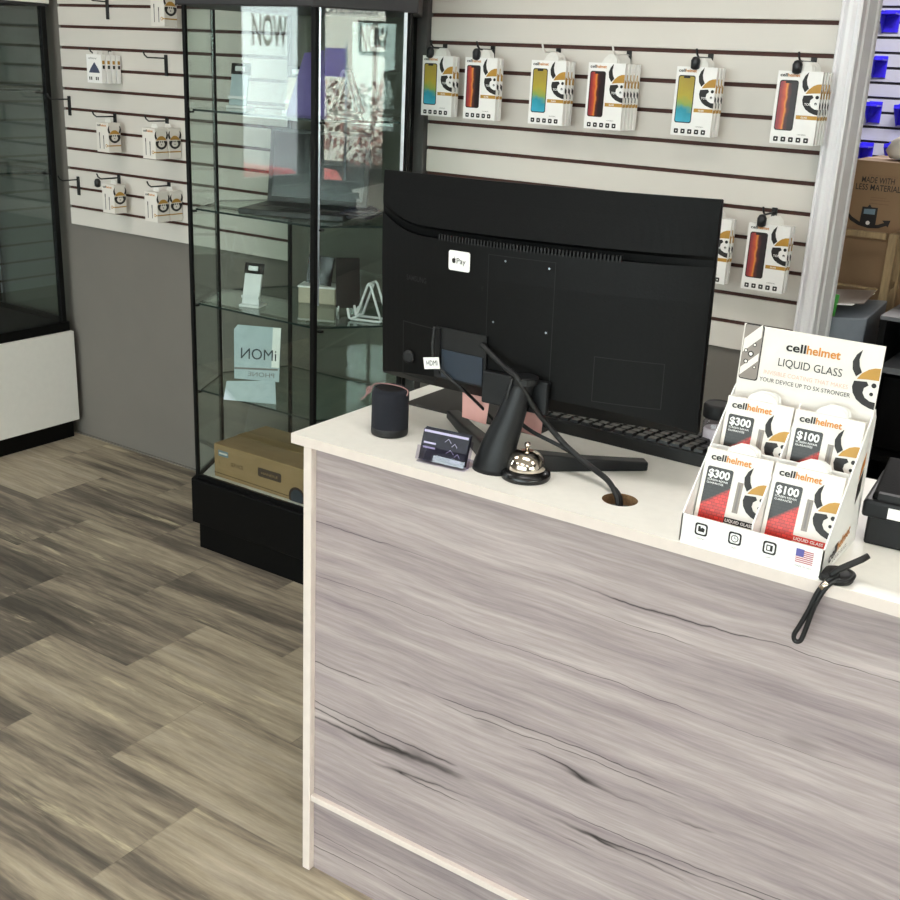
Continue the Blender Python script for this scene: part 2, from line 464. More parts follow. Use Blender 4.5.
b = MB(); b.box(XL, XR, 6.52, 6.6, 0, ZC, 'white_wall'); struct(b.build('wall_stockroom'))
b = MB(); b.box(XL+.4, -.85, WY-.011, WY, 0, .004, 'grey_wall'); struct(b.build('baseboard_back'))
def window(n, ax, at, op, mull):
    a, c, z0, z1 = op; t = .05
    f = MB()
    def bx(p0, p1, q0, q1, m='canopy_grey', th=t):
        if ax == 'x': f.box(at-th/2, at+th/2, p0, p1, q0, q1, m)
        else: f.box(p0, p1, at-th/2, at+th/2, q0, q1, m)
    bx(a, c, z0, z0+t); bx(a, c, z1-t, z1); bx(a, a+t, z0+t, z1-t); bx(c-t, c, z0+t, z1-t)
    for q in mull: bx(q-.035, q+.035, z0+t, z1-t)
    fr = struct(f.build(f'window_{n}'))
    g = MB()
    if ax == 'x': g.box(at-.003, at+.003, a+t, c-t, z0+t, z1-t, 'window_glass')
    else: g.box(a+t, c-t, at-.003, at+.003, z0+t, z1-t, 'window_glass')
    g.build('pane', fr); return fr
window(1, 'x', XR+.06, WR, [-.14, -1.2])
wl = window(2, 'x', XL-.06, WL, [])
window(3, 'y', YF-.06, WF, [-1.3, .6])
# lettering stuck on the left shop window, reads from the street
b = MB(); fr = Frame((XL-.055, .34, 1.62), (0, -1, 0), (0, 0, 1))
fr2 = Frame((XL-.05, 0, 0), (0, 1, 0), (0, 0, 1))
b.text(fr2, 'NOW', .01, 1.63, 'ink_grey', h=.15, w=.27, mirror=True, bold=.02)
b.build('lettering', wl)

# white fluted casing at the end of the slatwall
b = MB()
prof = [(-.838, WY), (-.838, 2.868), (-.835, 2.863), (-.831, 2.863), (-.829, 2.868), (-.826, 2.865), (-.818, 2.858), (-.808, 2.858), (-.802, 2.864), (-.800, 2.868), (-.797, 2.868), (-.795, 2.862), (-.790, 2.860), (-.786, 2.863), (-.786, 2.895), (-.790, 2.900), (-.790, 2.906), (-.785, 2.912), (-.785, 2.985), (-.790, 2.990), (-.790, 2.997), (-.785, 3.003), (-.785, 3.028), (-.80, 3.028), (-.80, WY)]
prof = [(x+.011, y) for x, y in prof]
n = len(prof)
vs = [(x, y, z) for z in (0, 2.75) for x, y in prof]
b.add(vs, [(i, (i+1) % n, n+(i+1) % n, n+i) for i in range(n)]+[tuple(range(n-1, -1, -1)), tuple(range(n, 2*n))], 'casing_white')
struct(b.build('trim_1'), 'white fluted casing beside the stockroom opening')

# ------------------------------------------------------------------ slatwall panels
def slatwall(name, label, x0, x1, zbot, z0, dz, ztop, front, back, white='slat_white', brown='slat_brown', face=-1, axis='x', gap=.0105):
    """boards with open dark grooves between them"""
    t = thing(name, label, 'wall panel')
    zs = []
    z = z0
    while z-dz > zbot+.01: z -= dz
    while z < ztop-.02: zs.append(z); z += dz
    back = back-math.copysign(.0025, back-front)
    edges = [zbot]+[e for q in zs for e in (q-gap/2, q+gap/2)]+[ztop]
    bk = MB()
    mid = front+(back-front)*.62
    if axis == 'x': bk.box(x0, x1, mid, back, zbot, ztop, brown)
    else: bk.box(min(mid, back), max(mid, back), x0, x1, zbot, ztop, brown)
    bk.build('backing', t)
    for i in range(0, len(edges), 2):
        s_ = MB()
        if axis == 'x': s_.box(x0, x1, front, mid, edges[i], edges[i+1], white)
        else: s_.box(min(front, mid), max(front, mid), x0, x1, edges[i], edges[i+1], white)
        # brown raw edges of each board
        s_.build('slat', t, bevel=.0012, seg=1)
    return t
PF = 2.89
slatwall('slatwall_panel', 'white slatwall panel with brown grooves on grey wall left of the tall glass case', -3.765, -2.605, .902, .972, .0747, 2.3, PF, WY)
slatwall('slatwall_panel', 'white slatwall panel with brown grooves behind the black monitor', -2.034, -.8275, .875, 1.0245, .0762, 2.3, PF, WY)
slatwall('slatwall_panel', 'dim slatwall panel seen through the glass of the white-based cabinet', 1.2, 2.885, .55, .972, .0747, 2.3, XL+.018, XL, white='slat_grey', axis='y')
slatwall('slatwall_panel', 'far grey slatwall in the stockroom behind blue brackets', -3.2, .8, .5, .9805, .0762, 2.6, 6.50, 6.52, white='slat_grey', brown='slat_dark', gap=.013)

# ------------------------------------------------------------------ hooks and boxed packs
def make_hook(length, white, lock):
    t = bpy.data.objects.new('peg_hook', None); COL.objects.link(t)
    p = MB(); p.box(-.007, .007, -.006, .0, -.06, .012, 'hook_black'); p.build('back_plate', t, bevel=.001, seg=1)
    a = MB(); a.tube([(0, -.004, 0), (0, -length*.5, 0), (0, -length+.012, .0), (0, -length, .008), (0, -length-.006, .02)], .0028, 'hook_black' if not white else 'hook_white', 6); a.build('arm', t)
    if lock:
        k = MB(); k.lathe([(.004, -.016), (.011, -.012), (.012, .006), (.008, .014), (.003, .016)], 'lock_black', (.0, -length-.004, -.014), 14); k.build('stop_lock', t)
    return t
HZ1, HZ2 = 1.618, 1.25
right_hooks = [(-1.979, HZ1, .075, 1), (-1.811, HZ1, .085, 1), (-1.595, HZ1, .09, 0), (-1.378, HZ1, .1, 0), (-1.147, HZ1, .095, 1), (-.880, HZ1, .12, 1), (-.925, HZ2, .09, 1), (-1.075, HZ2, .08, 0)]
rl = ['far left hook on the upper row, beside the dark post', 'second hook on the upper row from the dark post', 'third hook on the upper row from the dark post', 'hook holding the thickest fan of boxes on the upper row',
      'second hook from the white casing on the upper row', 'upper hook nearest the white casing', 'lower hook nearest the white casing', 'lower hook half hidden by the monitor edge']
for (x, z, l, k), s_ in zip(right_hooks, rl):
    h = make_hook(l, not k, k); h.location = (x, PF, z); tag(h, 'black slatwall '+s_, 'hook', 'hooks on the slatwall behind the monitor')

def helmet(b, fr, ox, oy, s, half=True, d=.0006):
    """horned helmet emblem; right edge of the half emblem at ox"""
    def P(l, sg=1): return [(ox+sg*x*s, oy+y*s) for x, y in (l if sg > 0 else list(reversed(l)))]
    horn = [(-.36, .50), (-.45, .40), (-.50, .27), (-.48, .13), (-.40, .01), (-.36, .05), (-.31, .10), (-.365, .20), (-.39, .32)]
    dome = [(0, .22), (-.10, .21), (-.20, .17), (-.31, .08), (-.38, -.03), (-.2, -.01), (0, .0)]
    beard = [(-.42, -.07), (-.44, -.18), (-.41, -.29), (-.33, -.40), (-.22, -.47), (-.08, -.52), (0, -.53), (0, -.40), (-.10, -.39), (-.19, -.34), (-.24, -.26), (-.23, -.17), (-.16, -.11), (-.20, -.05)]
    for sg in ((1,) if half else (1, -1)):
        b.flat(fr, P(horn, sg), 'ink_black', d); b.flat(fr, P(dome, sg), 'ink_gold', d); b.flat(fr, P(beard, sg), 'ink_black', d)
        b.disc(fr, ox-sg*.07*s, oy-.10*s, .045*s, 'ink_black', d, n=10)
    b.disc(fr, ox-(.09 if half else 0)*s, oy-.26*s, .035*s, 'ink_black', d, n=10)

def brand(b, fr, x, y, w, d=.0006, h=None):
    b.text(fr, 'cell', x, y, 'ink_black', w=w*.37, h=h or w*.155, d=d, bold=.025)
    b.text(fr, 'helmet', x+w*.385, y, 'ink_orange', w=w*.615, h=h or w*.155, d=d, bold=.025)

PW, PH, PT = .108, .168, .0145
def make_glass_pack(kind):
    t = bpy.data.objects.new('screen_protector_box', None); COL.objects.link(t)
    b = MB(); b.box(-PW/2, PW/2, 0, PT, 0, PH, 'paper_white')
    fr = FRONT(0, 0, 0)
    brand(b, fr, -.048, PH-.013, .048)
    b.rrect(fr, -.047, -.001, .031, .147, .006, 'ink_black', .0005)
    b.rrect(fr, -.0448, -.0032, .0335, .1445, .005, 'phone_sunny' if kind == 0 else 'phone_fire', .0008)
    b.rrect(fr, -.033, -.015, .140, .1445, .002, 'ink_black', .001)
    helmet(b, fr, PW/2, .120, .094, True, .0006)
    b.text(fr, 'TOUGH', .019, .091, 'paper_white', h=.0055, d=.0009, bold=.02)
    b.flat(fr, [(.003, .059), (PW/2, .059), (PW/2, .068), (.003, .068)], 'ink_gold', .0004)
    b.text(fr, 'GLASS', .015, .0616, 'paper_white', h=.0038, d=.0008, bold=.02)
    for i in range(5):
        x = -.045+i*.0185
        b.rrect(fr, x, x+.0115, .005, .0165, .002, 'ink_black', .0006)
        b.rrect(fr, x+.004, x+.0075, .009, .0125, .001, 'paper_white', .0008)
    b.text(fr, 'UNIVERSAL', .012, .022, 'ink_grey', h=.003, d=.0006)
    sd = SIDE(PW/2, 0, 0)
    b.flat(sd, [(.001, .058), (PT-.001, .058), (PT-.001, .066), (.001, .066)], 'ink_gold', .0004)
    b.flat(sd, [(.002, .088), (PT-.002, .080), (PT-.002, .094), (.002, .1)], 'ink_black', .0004)
    b.flat(sd, [(.002, .108), (PT-.002, .106), (PT-.002, .122), (.002, .128)], 'ink_gold', .0004)
    b.build('carton', t)
    h = MB(); fr2 = FRONT(0, PT*.55, PH)
    h.prism(fr2, [(-.020, 0), (.026, 0), (.024, .012), (.014, .022), (.0, .022), (-.012, .012)], 0, .0012, 'hook_white'); h.build('hang_tab', t)
    return t
protos = {}
pk_group = {0: 'teal and yellow phone print boxes', 1: 'red and black phone print boxes'}
stacks = [(-1.951, HZ1, 2.812, 0, 2, 'on the far left upper hook beside the dark post'), (-1.794, HZ1, 2.802, 1, 2, 'on the second upper hook from the dark post'),
          (-1.573, HZ1, 2.798, 0, 3, 'on the third upper hook from the dark post'), (-1.390, HZ1, 2.785, 1, 5, 'in the thickest fan on the upper row'),
          (-1.143, HZ1, 2.796, 0, 3, 'on the second upper hook from the white casing'), (-.871, HZ1, 2.77, 1, 4, 'on the upper hook nearest the white casing'),
          (-.904, HZ2, 2.80, 1, 2, 'on the lower hook nearest the white casing'), (-1.062, HZ2, 2.81, 0, 2, 'on the lower hook half behind the monitor')]
ordw = ['front', 'second', 'third', 'fourth', 'fifth']
for x, z, y, kd, cnt, where in stacks:
    for i in range(cnt):
        lab = f"{'teal-yellow' if kd == 0 else 'red-black'} print phone glass box, {ordw[i]} {where}"
        step = min(.0165, (2.886-PT-y)/max(1, cnt-1)) if cnt > 1 else 0
        loc = (x+i*.0016, y+i*step, z-.0225-PH)
        if kd not in protos:
            t = make_glass_pack(kd); t.location = loc; tag(t, lab, 'boxed screen protector', pk_group[kd]); protos[kd] = t
        else:
            t = copy_thing(protos[kd], loc, lab, pk_group[kd])

# left wall: small boxes with the emblem on the side face
left_hooks = [(-3.477, 1.553, .09, 0), (-3.179, 1.549, .1, 0), (-3.467, 1.333, .1, 0), (-3.185, 1.335, .1, 0), (-3.462, 1.109, .1, 1), (-3.187, 1.106, .1, 0), (-3.727, 1.381, .095, 0), (-3.703, 1.08, .09, 0), (-3.478, 1.733, .08, 0), (-3.10, 1.785, .12, 1)]
ll = ['hook with the fanned cards, left of the glass case', 'empty hook just left of the glass case', 'middle-row hook nearer the white-based cabinet', 'middle-row hook beside the glass case', 'bottom-row hook with a black stop, near the cabinet',
      'bottom-row hook beside the glass case', 'upper empty hook tight against the white-based cabinet', 'lower empty hook tight against the white-based cabinet', 'empty hook highest above the fanned cards', 'topmost hook with a black stop beside the glass case']
for (x, z, l, k), s_ in zip(left_hooks, ll):
    h = make_hook(l, False, k); h.location = (x, PF, z); tag(h, 'black slatwall '+s_, 'hook', 'hooks on the slatwall left of the case')
def make_cable_box():
    t = bpy.data.objects.new('charging_cable_box', None); COL.objects.link(t)
    w, d, h = .066, .056, .105
    b = MB(); b.box(-w/2, w/2, 0, d, 0, h, 'paper_cream')
    fr = FRONT(0, 0, 0); sd = SIDE(w/2, 0, 0)
    brand(b, fr, -.027, h-.013, .05)
    for x, y0, y1 in ((-.018, .012, .07), (.004, .012, .06)):
        b.flat(fr, [(x, y0), (x+.004, y0), (x+.004, y1), (x, y1)], 'ink_grey', .0005)
        b.flat(fr, [(x, y1-.012), (x+.004, y1-.012), (x+.004, y1), (x, y1)], 'ink_black', .0008)
    helmet(b, sd, d/2, .066, .062, False, .0006)
    b.flat(sd, [(-.0, .022), (d, .022), (d, .026), (-.0, .026)], 'ink_gold', .0006)
    b.flat(fr, [(.02, .022), (w/2, .022), (w/2, .026), (.02, .026)], 'ink_gold', .0006)
    b.disc(fr, .02, .024, .006, 'ink_gold', .0005, n=12); b.disc(fr, .02, .024, .0035, 'paper_cream', .0008, n=12)
    b.build('carton', t)
    g = MB(); g.prism(FRONT(0, d*.5, h), [(-.016, 0), (.016, 0), (.012, .014), (-.012, .014)], 0, .001, 'hook_white'); g.build('hang_tab', t)
    return t
cb = [(-3.436, 2.80, 1.209, 'alone on the middle hook nearer the white-based cabinet'), (-3.150, 2.768, 1.209, 'front one on the middle hook beside the glass case'), (-3.148, 2.829, 1.209, 'rear one on the middle hook beside the glass case'),
      (-3.423, 2.80, .987, 'alone on the bottom hook nearer the white-based cabinet'), (-3.153, 2.768, .988, 'front one on the bottom hook beside the glass case'), (-3.151, 2.829, .988, 'rear one on the bottom hook beside the glass case'),
      (-3.085, 2.772, 1.652, 'hanging highest, at the top edge beside the glass case')]
p0 = None
for x, y, z, where in cb:
    lab = 'cream charging cable box '+where
    if p0 is None: p0 = make_cable_box(); p0.location = (x, y, z); tag(p0, lab, 'boxed cable', 'charging cable boxes')
    else: copy_thing(p0, (x, y, z), lab, 'charging cable boxes')
# fanned cards, first hook
def make_card_pack():
    t = bpy.data.objects.new('accessory_pack', None); COL.objects.link(t)
    w, d, h = .082, .017, .098
    b = MB(); b.box(-w/2, w/2, 0, d, 0, h, 'paper_white'); fr = FRONT(0, 0, 0); sd = SIDE(w/2, 0, 0)
    b.text(fr, 'cellhelmet', -.03, h-.016, 'ink_grey', w=.045, h=.007)
    b.flat(fr, [(-.03, .035), (.03, .035), (.022, .05), (.002, .072), (-.02, .05)], 'ink_navy', .0005)
    for x in (-.03, -.02, .006, .016): b.flat(fr, [(x, .010), (x+.006, .010), (x+.006, .021), (x, .021)], 'ink_black', .0005)
    b.flat(sd, [(.003, .066), (d-.003, .066), (d-.003, .078), (.003, .078)], 'ink_gold', .0005)
    b.flat(sd, [(.004, .05), (d-.003, .05), (d-.003, .062), (.004, .062)], 'ink_black', .0005)
    b.build('carton', t)
    g = MB(); g.prism(FRONT(0, d*.5, h), [(-.014, 0), (.014, 0), (.01, .012), (-.01, .012)], 0, .001, 'hook_white'); g.build('hang_tab', t)
    return t
p1 = None
for i in range(4):
    lab = f'white pack with navy triangle print, {ordw[i]} of the fan left of the glass case'
    loc = (-3.461+i*.002, 2.800+i*.0215, 1.452)
    if p1 is None: p1 = make_card_pack(); p1.location = loc; tag(p1, lab, 'boxed accessory', 'fanned accessory packs')
    else: copy_thing(p1, loc, lab, 'fanned accessory packs')

# ------------------------------------------------------------------ hexagonal glass showcase
A, B, F, E_, D, C = (-2.56, 2.40), (-2.066, 2.40), (-1.908, 2.61), (-2.066, 2.85), (-2.56, 2.85), (-2.668, 2.618)
HEX = [A, B, F, E_, D, C]
def offset(poly, d):
    n = len(poly); out = []
    for i in range(n):
        p = Vector(poly[i]); a = (p-Vector(poly[i-1])).normalized(); c = (Vector(poly[(i+1) % n])-p).normalized()
        n1 = Vector((a.y, -a.x)); n2 = Vector((c.y, -c.x)); m = (n1+n2); m = m/(1+n1.dot(n2))
        out.append(tuple(p+m*d))
    return out
case = thing('glass_showcase', 'tall six-sided glass showcase with black frame and black base beside the counter', 'display case')
b = MB(); b.hexp(offset(HEX, -.0), 0, .095, 'black_melamine'); b.build('toe_kick', case)
b = MB(); b.hexp(offset(HEX, .02), .095, .25, 'black_melamine'); b.build('base', case, bevel=.003)
b = MB(); b.hexp(offset(HEX, -.012), .25, .258, 'white_melamine'); b.build('deck', case)
b = MB(); b.hexp(offset(HEX, .022), 1.70, 1.95, 'canopy_grey'); b.build('canopy', case, bevel=.003)
for i, p in enumerate(HEX):
    w = .006 if i not in (1,) else .008
    b = MB(); b.box(p[0]-w, p[0]+w, p[1]-w, p[1]+w, .25, 1.70, 'black_metal'); b.build('post', case, bevel=.0015, seg=1)
for i in range(6):
    p, q = Vector(HEX[i]), Vector(HEX[(i+1) % 6]); u = (q-p).normalized(); L_ = (q-p).length
    fr = Frame((p.x, p.y, 0), (u.x, u.y, 0), (0, 0, 1))
    g = MB(); g.obox(fr, .009, L_-.009, .266, 1.70, -.0025, .0025, 'glass'); g.build('glass_pane', case)
    r = MB(); r.obox(fr, .009, L_-.009, .25, .264, -.005, .005, 'black_metal'); r.build('rail', case)
for z in (.55, .833, 1.125, 1.415):
    sh = MB(); sh.hexp(offset(HEX, -.014), z-.006, z, 'shelf_glass', edge='glass_edge'); so = sh.build('shelf', case)
    for p, q in ((A, C), (B, F)):
        d_ = (Vector(q)-Vector(p)).normalized(); s0 = Vector(p)+d_*.014
        k = MB(); k.box(s0.x-.006, s0.x+.012, s0.y-.004, s0.y+.010, z-.012, z-.0065, 'black_metal'); k.build('shelf_clip', so)
# aluminium strips on the right-hand pane; the rear one models the post's glint
p, q = Vector(B), Vector(F); u = (q-p).normalized(); fr = Frame((p.x, p.y, 0), (u.x, u.y, 0), (0, 0, 1)); L_ = (q-p).length
b = MB(); b.obox(fr, L_-.018, L_-.009, 1.05, 1.70, .003, .006, 'alu'); b.build('edge_strip', case)
b = MB(); b.obox(fr, .010, .015, .9, 1.70, .003, .005, 'alu'); b.build('edge_strip', case)
# dark full-height post between the case and the slatwall
b = MB(); b.box(-2.105, -2.036, 2.872, WY, 0, 2.4, 'wall_post_grey'); struct(b.build('trim_2', bevel=.002), 'dark grey wall strip between glass case and slatwall')

# things inside the showcase -------------------------------------------------
def wire_stand(name, label, loc, rot, s=1.0, kind=0):
    t = thing(name, label, 'phone stand', loc, rot)
    for sx in (-.022*s, .022*s):
        b = MB()
        b.tube([(sx, -.055*s, .03*s), (sx, -.05*s, .006*s), (sx, -.044*s, .003*s), (sx, -.03*s, .01*s), (sx, .0, .095*s), (sx, .004*s, .10*s), (sx, .009*s, .095*s), (sx, .04*s, .006*s), (sx, .036*s, .003*s), (sx, -.045*s, .003*s)], .0034*s, 'wire_silver', 8)
        b.build('wire_side', t)
    b = MB(); b.tube([(-.022*s, .002, .098*s), (.022*s, .002, .098*s)], .0035*s, 'wire_silver', 6); b.build('crossbar', t)
    return t
wire_stand('phone_stand', 'bent white wire phone stand on the top glass shelf', (-2.235, 2.735, 1.4165), math.radians(-70), 1.25)
wire_stand('phone_stand', 'bent white wire phone stand on the third glass shelf beside the monitor edge', (-2.015, 2.60, .8342), math.radians(-75), 1.15)
def holder(label, loc, rot, c):
    t = thing('phone_holder', label, 'phone holder', loc, rot)
    b = MB(); b.box(-.034, .034, -.03, .03, 0, .008, 'white_plastic'); b.build('base', t, bevel=.002)
    fr = Frame((0, -.016, .008), (1, 0, 0), (0, .28, 1))
    b = MB(); b.obox(fr, -.029, .029, 0, .095, -.004, .004, c); b.build('cradle', t, bevel=.002)
    b = MB(); b.obox(fr, -.031, .031, .095, .128, -.006, .006, 'phone_black'); b.build('clamp', t, bevel=.002)
    b = MB(); b.obox(fr, -.016, .016, .104, .118, .006, .009, 'white_plastic'); b.build('grip', t)
    b = MB(); b.obox(fr, -.029, .029, .018, .026, .004, .012, 'wire_silver'); b.build('ledge', t)
    return t
holder('white phone holder with black clamp on the left of the top glass shelf', (-2.56, 2.62, 1.4152), .35, M_['aqua_card'])
holder('tan phone holder with black clamp on the top glass shelf, nearer the corner post', (-2.31, 2.60, 1.4152), .35, M_['tan_plastic'])
holder('white phone holder with black clamp on the third glass shelf', (-2.40, 2.50, .8332), .3, M_['white_plastic'])
t = thing('tent_card', 'purple folded card standing on the top glass shelf at the corner post', 'leaflet', (-2.19, 2.55, 1.4152), .6)
b = MB(); b.add([(-.085, -.012, 0), (.03, -.012, 0), (.02, .01, .18), (-.035, .01, .17), (-.085, -.009, 0), (.03, -.009, 0), (.02, .013, .18), (-.035, .013, .17)], [(0, 1, 2, 3), (7, 6, 5, 4), (0, 4, 5, 1), (1, 5, 6, 2), (2, 6, 7, 3), (3, 7, 4, 0)], 'purple_card'); b.build('front_leaf', t)
b = MB(); b.add([(-.08, .05, 0), (.028, .05, 0), (.02, .0145, .178), (-.035, .0145, .168), (-.08, .053, 0), (.028, .053, 0), (.02, .0165, .178), (-.035, .0165, .168)], [(0, 1, 2, 3), (7, 6, 5, 4), (0, 4, 5, 1), (1, 5, 6, 2), (2, 6, 7, 3), (3, 7, 4, 0)], 'purple_card'); b.build('rear_leaf', t)
# laptop on the second shelf, its lid towards the camera
t = thing('laptop', 'open black laptop on the second glass shelf', 'laptop', (-2.27, 2.60, 1.1252), math.radians(20))
b = MB(); b.box(-.165, .165, -.13, .09, 0, .018, 'laptop_grey'); b.build('base', t, bevel=.003)
b = MB(); b.box(-.145, .145, -.035, .075, .018, .0195, 'key_black'); b.build('keyboard', t)
b = MB(); b.box(-.045, .045, -.115, -.05, .018, .0188, 'monitor_deep'); b.build('touchpad', t)
fr = Frame((0, .088, .016), (1, 0, 0), (0, .16, 1))
b = MB(); b.obox(fr, -.165, .165, 0, .225, -.006, 0, 'laptop_grey'); b.build('lid', t, bevel=.003)
b = MB(); b.obox(fr, -.15, .15, .018, .212, .0, .0012, 'screen_black'); b.build('screen', t)
b = MB(); pts = []
for i in range(90):
    a = i*.55; r_ = .03+.012*math.sin(i*.9); pts.append((r_*1.5*math.cos(a)+.002*i*.3-.02, r_*math.sin(a)*1.1, .006+.012*(i % 7)/7+.0003*i))
b.tube(pts, .0034, 'cable_navy', 5)
tag(b.build('cable_coil', loc=(-2.07, 2.605, 1.1255)), 'dark navy tangle of cable on the second glass shelf at the right pane', 'cable')
# phone leaning on its stand, third shelf
t = thing('phone_stand', 'black phone leaning on a silver stand on the third glass shelf', 'phone display', (-2.155, 2.665, .8332), .75)
fr = Frame((0, -.02, .012), (1, 0, 0), (0, .30, 1))
b = MB(); b.obox(fr, -.037, .037, 0, .155, -.004, .004, 'phone_black'); b.build('phone', t, bevel=.003)
b = MB(); b.tube([(-.03, -.035, .02), (-.03, -.03, .004), (-.03, .07, .004), (-.03, .02, .11)], .0026, 'wire_silver', 6); b.build('wire_side', t)
b = MB(); b.tube([(.03, -.035, .02), (.03, -.03, .004), (.03, .07, .004), (.03, .02, .11)], .0026, 'wire_silver', 6); b.build('wire_side', t)
t = thing('cardboard_tray', 'small white and tan tray of parts on the third glass shelf behind the corner post', 'tray', (-2.30, 2.70, .8332), .45)
b = MB(); b.box(-.06, .06, -.035, .035, 0, .05, 'tan_plastic'); b.build('body', t, bevel=.002)
b = MB(); b.box(-.062, .062, -.037, .037, .05, .056, 'paper_white'); b.build('lid', t, bevel=.001)
b = MB(); fr = Frame((.0, -.01, .056), (1, 0, 0), (0, .2, 1)); b.obox(fr, -.05, .05, 0, .09, -.004, .004, 'phone_black'); tag(b.build('phone', loc=(-2.305, 2.71, .8332)), 'black phone standing on the tan tray on the third glass shelf', 'phone'); 
b = None
# sheet standing in for a glass reflection with mirrored lettering, lowest shelf
t = thing('reflection_sheet', 'pale white sheet modelling a glass reflection with backwards lettering on the lowest glass shelf', 'sign', (-2.355, 2.47, .5502), math.radians(25))
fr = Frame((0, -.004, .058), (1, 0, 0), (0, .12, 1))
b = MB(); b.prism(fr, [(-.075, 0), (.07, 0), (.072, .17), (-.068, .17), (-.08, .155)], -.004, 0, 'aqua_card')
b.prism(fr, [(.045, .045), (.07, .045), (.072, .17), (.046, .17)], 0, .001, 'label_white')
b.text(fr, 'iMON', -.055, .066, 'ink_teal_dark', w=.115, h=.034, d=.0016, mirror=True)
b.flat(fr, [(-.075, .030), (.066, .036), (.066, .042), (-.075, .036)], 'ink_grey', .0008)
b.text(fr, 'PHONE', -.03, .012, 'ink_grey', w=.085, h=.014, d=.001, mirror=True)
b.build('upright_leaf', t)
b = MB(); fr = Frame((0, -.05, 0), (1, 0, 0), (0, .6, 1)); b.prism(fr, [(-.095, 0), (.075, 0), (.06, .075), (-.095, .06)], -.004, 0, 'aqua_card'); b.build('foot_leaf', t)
# cardboard carton on the deck
t = thing('cardboard_carton', 'flat brown cardboard carton lying in the bottom of the glass showcase', 'carton', (-2.31, 2.475, .2582))
b = MB(); b.box(-.205, .205, -.045, .20, 0, .115, 'kraft'); fr = FRONT(-.205, -.045, 0)
b.flat(fr, [(.02, .076), (.065, .076), (.065, .096), (.02, .096)], 'blue_label'); b.flat(fr, [(.024, .083), (.061, .083), (.061, .089), (.024, .089)], 'paper_cream', .0007)
b.text(fr, 'SERVICE', .075, .052, 'kraft_dark', w=.055, h=.012, bold=.02)
b.text(fr, 'L', .022, .05, 'kraft_dark', h=.012)
b.flat(fr, [(0, .014), (.41, .010), (.41, .013), (0, .017)], 'kraft_dark')
b.rrect(fr, .195, .295, .048, .078, .006, 'ink_brown', .0006)
b.text(fr, 'HANDLE', .21, .058, 'kraft', w=.07, h=.008, d=.0009)
b.build('body', t, bevel=.003)
b = MB(); b.disc(fr, .36, .016, .034, 'ink_brown', .0008, ry=.034); b.disc(fr, .36, .016, .026, 'monitor_panel', .0011, n=18); b.build('round_label', t)
b = MB(); b.box(-.205, .205, .06, .105, .115, .1155, 'kraft_tape'); b.build('tape', t)
b = MB(); b.box(.0, .06, .155, .185, .115, .1158, 'blue_label'); b.build('address_label', t)

# ------------------------------------------------------------------ white-based glass cabinet at the left
CX = -3.80
t = thing('glass_cabinet', 'black framed glass cabinet with white lower panel at the left wall', 'display cabinet')
y0, y1 = 1.55, 2.86
b = MB(); b.box(XL+.02, CX, y0, y1, 0, .085, 'black_melamine'); b.build('toe_kick', t)
b = MB(); b.box(XL+.02, CX+.006, y0, y1+.01, .085, .50, 'black_melamine'); b.build('base', t)
b = MB(); b.box(CX+.006, CX+.026, y0, 2.874, .078, .462, 'white_melamine'); b.build('front_panel', t, bevel=.002)
b = MB(); b.box(XL+.02, CX+.012, y0, y1+.012, 1.722, 1.92, 'white_melamine'); b.build('top_panel', t, bevel=.002)
b = MB(); b.box(XL+.02, CX+.010, y0, y1+.01, 1.712, 1.722, 'canopy_grey'); b.build('top_trim', t)
for x, y in ((CX-.006, y1-.012), (XL+.034, y1-.012), (CX-.006, y0+.012), (XL+.034, y0+.012)):
    b = MB(); b.box(x-.011, x+.011, y-.011, y+.011, .50, 1.712, 'black_metal'); b.build('post', t, bevel=.001, seg=1)
for yy in (y0+.012, y1-.012):
    b = MB(); b.box(XL+.046, CX-.018, yy-.006, yy+.006, .50, .522, 'black_metal'); b.build('rail', t)
    b = MB(); b.box(XL+.046, CX-.018, yy-.0025, yy+.0025, .522, 1.712, 'glass'); b.build('glass_pane', t)
b = MB(); b.box(CX-.0085, CX-.0035, y0+.024, y1-.024, .50, 1.712, 'glass'); b.build('glass_door', t)
for z in (1.108, 1.412):
    b = MB(); b.hexp([(XL+.05, y0+.03), (CX-.02, y0+.03), (CX-.02, y1-.03), (XL+.05, y1-.03)], z-.007, z, 'shelf_glass', edge='glass_edge'); so = b.build('shelf', t)
    k = MB(); k.box(CX-.05, CX-.016, y1-.033, y1-.020, z-.016, z-.0075, 'black_metal'); k.build('shelf_clip', so)

